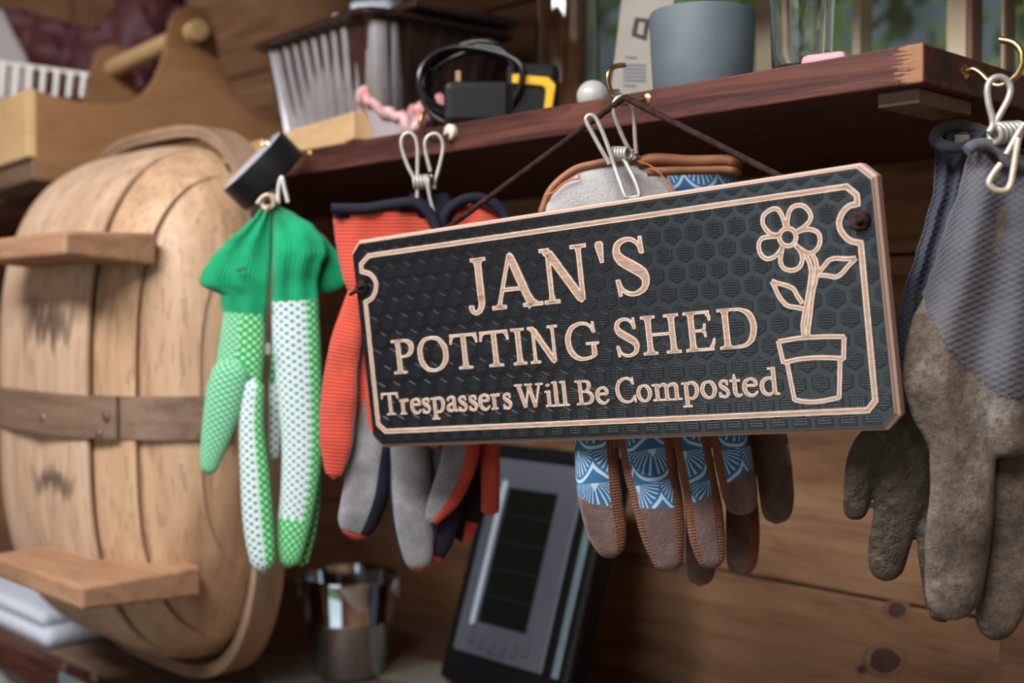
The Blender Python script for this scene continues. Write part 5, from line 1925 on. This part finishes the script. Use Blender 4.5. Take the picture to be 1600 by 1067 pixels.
def fing(parent, pts, d, matfn, mats, flat=0.6, amp=0.0015, seed=0, n=30, ends=(True, True), sq=2.3, cap=0.8):
    mb = MB()
    glove_tube(mb, pts, d, flat, n, 56, matfn, ends=ends, amp=amp, freq=45, seed=seed, sq=sq, cap=cap)
    return mb.build('finger', mats, parent, smooth=80)


fing(o1, [(560, 450, 14), (546, 510, 22), (535, 570, 26), (528, 640, 29), (526, 695, 25), (521, 749, 12)], DOO - 0.008, lambda s, c, px, py: 2 if s > 0.86 else 0, om, 0.5, n=40)
fing(o1, [(590, 560, 30), (588, 660, 33), (580, 720, 35), (571, 775, 36), (559, 815, 31), (550, 843, 20)], DOO + 0.004, lambda s, c, px, py: 0 if py > 834 else (2 if s < 0.30 else 1), om, seed=2, n=44)
fing(o1, [(634, 600, 30), (637, 680, 32), (641, 750, 33), (645, 810, 33), (650, 855, 28), (655, 893, 18)], DOO, lambda s, c, px, py: 0 if py > 886 else (1 if s < -0.85 else 2), om, seed=3, n=44)
fing(o1, [(690, 600, 26), (694, 700, 28), (696, 780, 30), (684, 838, 26), (670, 880, 14)], DOO + 0.010, lambda s, c, px, py: 0 if py > 866 else (2 if s < -0.12 else 1), om, seed=4, n=40)
o2 = thing('gardening_glove', 'orange and navy glove half hidden behind the sign beside the display unit', 'glove', PD(740, 820, DOO + 0.015), GG)
mb = MB()
row_tube(mb, [(314, 722, 752), (324, 707, 770), (336, 699, 784), (350, 697, 792), (420, 700, 790), (520, 704, 785), (700, 706, 780)], DOO + 0.012, 0.3, 0.013, 34, 36, pleat=(0.002, 2), matfn=lambda px, py, c: 1 if c < 0 else 0, amp=0.002, freq=40)
mb.build('cuff', om, o2, smooth=80)
wire([(690, 360), (696, 335), (716, 316), (745, 309), (772, 318), (790, 338), (796, 360)], DOO + 0.002, 0.0042, 'hem', 'navy_cloth', o2)
mb = MB()
row_tube(mb, [(302, 640, 700), (330, 645, 715), (380, 650, 715)], DOO + 0.010, 0.2, 0.008, 14, 24)
mb.build('lining', 'navy_cloth', o2, smooth=80)
fing(o2, [(730, 600, 28), (722, 690, 29), (713, 735, 28), (697, 772, 25), (680, 800, 17), (672, 819, 9)], DOO - 0.006, lambda s, c, px, py: 2 if s < 0.22 else 0, om, seed=6, n=40)
fing(o2, [(760, 600, 15), (765, 700, 15), (767, 760, 15), (765, 807, 14)], DOO + 0.006, lambda s, c, px, py: 0, om, seed=7)
fing(o2, [(740, 680, 24), (738, 760, 24), (728, 815, 20), (722, 848, 12)], DOO + 0.026, lambda s, c, px, py: 0 if (py > 815 and s > 0) else 1, om, seed=8)

# ---- brown gloves behind the sign
DBB = 0.795
b1g = thing('gardening_glove', 'brown suede glove with blue fan print fingers below the sign', 'glove', PD(1030, 890, DBB), GG)
bm = ['blue_print', 'brown_mesh', 'brown_suede']
mb = MB()
row_tube(mb, [(249, 958, 1002), (256, 925, 1022), (266, 895, 1034), (280, 874, 1046), (300, 858, 1056), (325, 849, 1064), (380, 850, 1070), (500, 870, 1110), (600, 895, 1150), (700, 900, 1160)], DBB, 0.2, 0.012, 44, 44, matfn=lambda px, py, c: 0 if py < 420 else 1, amp=0.003, freq=30)
mb.build('cuff', ['pale_suede', 'brown_mesh'], b1g, smooth=80)
wire([(846, 332, 0.002), (862, 295), (896, 266), (930, 256), (965, 250), (1000, 248)], DBB - 0.005, 0.0026, 'edge_binding', 'tan_leather', b1g)
wire([(994, 251), (1018, 260), (1036, 276), (1047, 292), (1053, 306)], DBB - 0.010, 0.0005, 'stitching', 'orange_thread', b1g)
wire([(852, 305), (865, 300), (878, 288), (892, 281), (903, 279), (905, 270)], DBB - 0.010, 0.0006, 'loose_thread', 'orange_thread', b1g)
fing(b1g, [(924, 600, 33), (931, 690, 35), (937, 770, 35), (948, 830, 31), (959, 871, 17)], DBB - 0.002, lambda s, c, px, py: 1 if s > 0.38 else (2 if py > 771 + (px - 903) * 0.5 else 0), bm, seed=1, n=130, cap=0.6, sq=2.8)
fing(b1g, [(1000, 600, 42), (1009, 690, 43), (1026, 775, 40), (1036, 835, 34), (1047, 893, 20)], DBB - 0.004, lambda s, c, px, py: 1 if (s > 0.5 or s < -0.60) else (2 if py > 788 + (px - 1002) * 0.2 else 0), bm, seed=2, n=130, cap=0.6, sq=2.8)
fing(b1g, [(1068, 600, 27), (1081, 690, 28), (1097, 775, 28), (1106, 845, 28), (1114, 888, 18)], DBB - 0.006, lambda s, c, px, py: 1 if (s > 0.48 or s < -0.40) else (2 if py > 788 - (px - 1074) * 0.4 else 0), bm, seed=3, n=130, cap=0.6, sq=2.8)
fing(b1g, [(1126, 600, 30), (1139, 680, 30), (1150, 740, 29), (1157, 775, 27), (1160, 805, 20)], DBB - 0.004, lambda s, c, px, py: 1 if s < -0.45 else (2 if py > 757 - (px - 1132) * 0.5 else 0), bm, seed=4, n=130, cap=0.6, sq=2.8)
b2g = thing('gardening_glove', 'brown glove with leather bound blue cuff behind the right half of the sign', 'glove', PD(1150, 910, DBB + 0.02), GG)
mb = MB()
row_tube(mb, [(262, 1012, 1150), (290, 1020, 1152), (320, 1020, 1155), (500, 1060, 1190), (700, 1070, 1230)], DBB + 0.028, 0.24, 0.012, 34, 36, matfn=lambda px, py, c: 0 if py < 400 else 1, amp=0.002, freq=40)
mb.build('cuff', ['blue_print', 'brown_mesh'], b2g, smooth=80)
for k, (y, r) in enumerate(((254, 0.0040), (268, 0.0030))):
    wire([(996 + 14 * k, y + 2), (1022, y - 5 * (1 - k)), (1080, y - 2), (1130, y - 3), (1146, y - 1), (1153, y + 2, 0.008)], DBB - 0.004, r, 'edge_binding', 'tan_leather', b2g)
fing(b2g, [(1190, 600, 30), (1200, 680, 30), (1210, 740, 28), (1214, 785, 27), (1212, 819, 18)], DBB + 0.022, lambda s, c, px, py: 0 if (s > 0.8 and py < 730) else 2, bm, seed=5, n=40)
fing(b2g, [(1150, 640, 24), (1156, 740, 25), (1161, 820, 26), (1159, 870, 25), (1156, 900, 17)], DBB + 0.030, lambda s, c, px, py: 1 if s > 0.35 else 2, bm, seed=6, n=40)
fing(b2g, [(1090, 700, 24), (1095, 820, 24), (1095, 880, 24), (1092, 916, 17)], DBB + 0.032, lambda s, c, px, py: 1 if s > 0.6 else 2, bm, seed=7, n=40)

# ---- muddy grey gloves on the end hook
DA = 0.680
ga = thing('work_glove', 'muddy rubber coated work glove with pale grey knitted cuff in front', 'glove', PD(1560, 1000, DA), GG)


def rub_line(px):
    pts = [(1400, 440), (1440, 455), (1455, 495), (1475, 535), (1501, 565), (1530, 592), (1553, 612), (1580, 622), (1620, 615), (1700, 590)]
    for i in range(len(pts) - 1):
        if px <= pts[i + 1][0]:
            t = max(0, (px - pts[i][0]) / (pts[i + 1][0] - pts[i][0]))
            return pts[i][1] + (pts[i + 1][1] - pts[i][1]) * t
    return 590


def blend(mb, name, mats, parent, voxel=0.0015, smooth=5):
    """melt closed sleeves into one continuous skin"""
    tmp = bpy.data.objects.new('tmp', mb.mesh('tmp', mats, ORI[parent.name], 80))
    COL.objects.link(tmp)
    md = tmp.modifiers.new('r', 'REMESH')
    md.mode = 'VOXEL'
    md.voxel_size = voxel
    md = tmp.modifiers.new('s', 'SMOOTH')
    md.factor = 0.5
    md.iterations = smooth
    dg = bpy.context.evaluated_depsgraph_get()
    me = bpy.data.meshes.new_from_object(tmp.evaluated_get(dg))
    old = tmp.data
    bpy.data.objects.remove(tmp, do_unlink=True)
    bpy.data.meshes.remove(old)
    me.shade_smooth()
    ob = bpy.data.objects.new(name, me)
    COL.objects.link(ob)
    ORI[ob.name] = ORI[parent.name]
    ob.parent = parent
    return ob


def rsleeve(mb, pts, d, flat=0.7, seed=0, amp=0.003):
    glove_tube(mb, pts, d, flat, 60, 48, mi=0, amp=amp, freq=38, seed=seed, sq=2.4, cap=0.9)


palm_rows = [(300, 1500, 1690), (345, 1482, 1700), (400, 1466, 1705), (440, 1452, 1705), (465, 1442, 1705), (500, 1424, 1705), (550, 1413, 1700), (600, 1409, 1690), (650, 1424, 1680), (690, 1446, 1672), (715, 1458, 1665)]
mb = MB()
row_tube(mb, palm_rows, DA, 0.20, 0.0165, 70, 90, pleat=(0.0040, 2.6), ends=(True, True), amp=0.005, freq=22)
rsleeve(mb, [(1498, 600, 44), (1505, 680, 51), (1503, 780, 51), (1495, 870, 52), (1490, 935, 45), (1491, 972, 30)], DA - 0.001, 0.56, 1)
rsleeve(mb, [(1598, 600, 42), (1596, 720, 47), (1588, 830, 48), (1572, 915, 44), (1558, 970, 34), (1550, 1001, 22)], DA + 0.013, 0.56, 2)
rsleeve(mb, [(1665, 600, 45), (1668, 800, 48), (1655, 960, 40)], DA + 0.01, 0.6, 3)
blend(mb, 'hand', 'rubber_mud', ga)
mb = MB()
row_tube(mb, [(228, 1512, 1585, -0.004), (240, 1513, 1625, -0.004), (262, 1506, 1665, 0)] + [(r[0], r[1] - 3, r[2] + 3) for r in palm_rows], DA, 0.205, 0.0188, 150, 150, pleat=(0.0042, 2.6), matfn=lambda px, py, c: 1 if py > rub_line(px) + 3 * math.sin(px * 0.4) else 0, amp=0.005, freq=22, uscale=0.8)
keep = [i for i, q in enumerate(mb.m) if q == 0]
mb.f, mb.uv, mb.m = [mb.f[i] for i in keep], [mb.uv[i] for i in keep], [0] * len(keep)
mb.build('cuff', 'grey_knit', ga, smooth=80)
wire([(1510, 236), (1524, 227), (1545, 226), (1563, 236), (1578, 254), (1600, 262)], DA - 0.010, 0.0034, 'rolled_edge', 'grey_knit', ga)
gb = thing('work_glove', 'dark rubber work glove with navy grey knitted cuff hanging behind the pale one', 'glove', PD(1390, 905, DA + 0.035), GG)
brows = [(206, 1464, 1546), (222, 1461, 1540), (260, 1460, 1530), (300, 1458, 1520), (345, 1446, 1505), (400, 1430, 1490), (450, 1413, 1480), (500, 1402, 1475), (560, 1398, 1480), (640, 1390, 1480), (700, 1395, 1465)]
mb = MB()
row_tube(mb, brows[:9], DA + 0.036, 0.35, 0.016, 80, 60, pleat=(0.0025, 3), amp=0.003, freq=30)
mb.build('cuff', 'dark_knit', gb, smooth=80)
mb = MB()
row_tube(mb, [(r[0], r[1] + 3, r[2] - 3) for r in brows[6:]], DA + 0.036, 0.34, 0.0145, 60, 60, pleat=(0.0025, 3), amp=0.003, freq=30, ends=(True, True))
rsleeve(mb, [(1430, 620, 22), (1400, 668, 30), (1360, 705, 30), (1342, 752, 25), (1337, 790, 22), (1334, 814, 17)], DA + 0.032, 0.75, 4)
rsleeve(mb, [(1440, 600, 34), (1430, 700, 40), (1410, 770, 40), (1394, 835, 34), (1384, 885, 28), (1380, 909, 20)], DA + 0.030, 0.7, 5)
rsleeve(mb, [(1462, 620, 30), (1465, 760, 26), (1460, 860, 26), (1468, 930, 26), (1476, 973, 20)], DA + 0.030, 0.6, 6)
blend(mb, 'hand', 'rubber_dark', gb)
wire([(1464, 224, 0.0), (1462, 212, 0.004), (1476, 200, 0.012), (1502, 196, 0.016), (1528, 202, 0.016), (1550, 214, 0.010), (1560, 232, 0.002)], DA + 0.026, 0.0036, 'rolled_edge', 'grey_knit', gb)
wire([(1464, 222, 0.0), (1478, 229, -0.004), (1498, 231, -0.004), (1514, 226, 0.0)], DA + 0.024, 0.0034, 'rolled_edge', 'dark_knit', gb)
MB().box(PD(1503, 217, DA + 0.030), RIGHT * 0.0042, UP * 0.0024, FWD * 0.0004).build('size_tag', 'paper', gb)
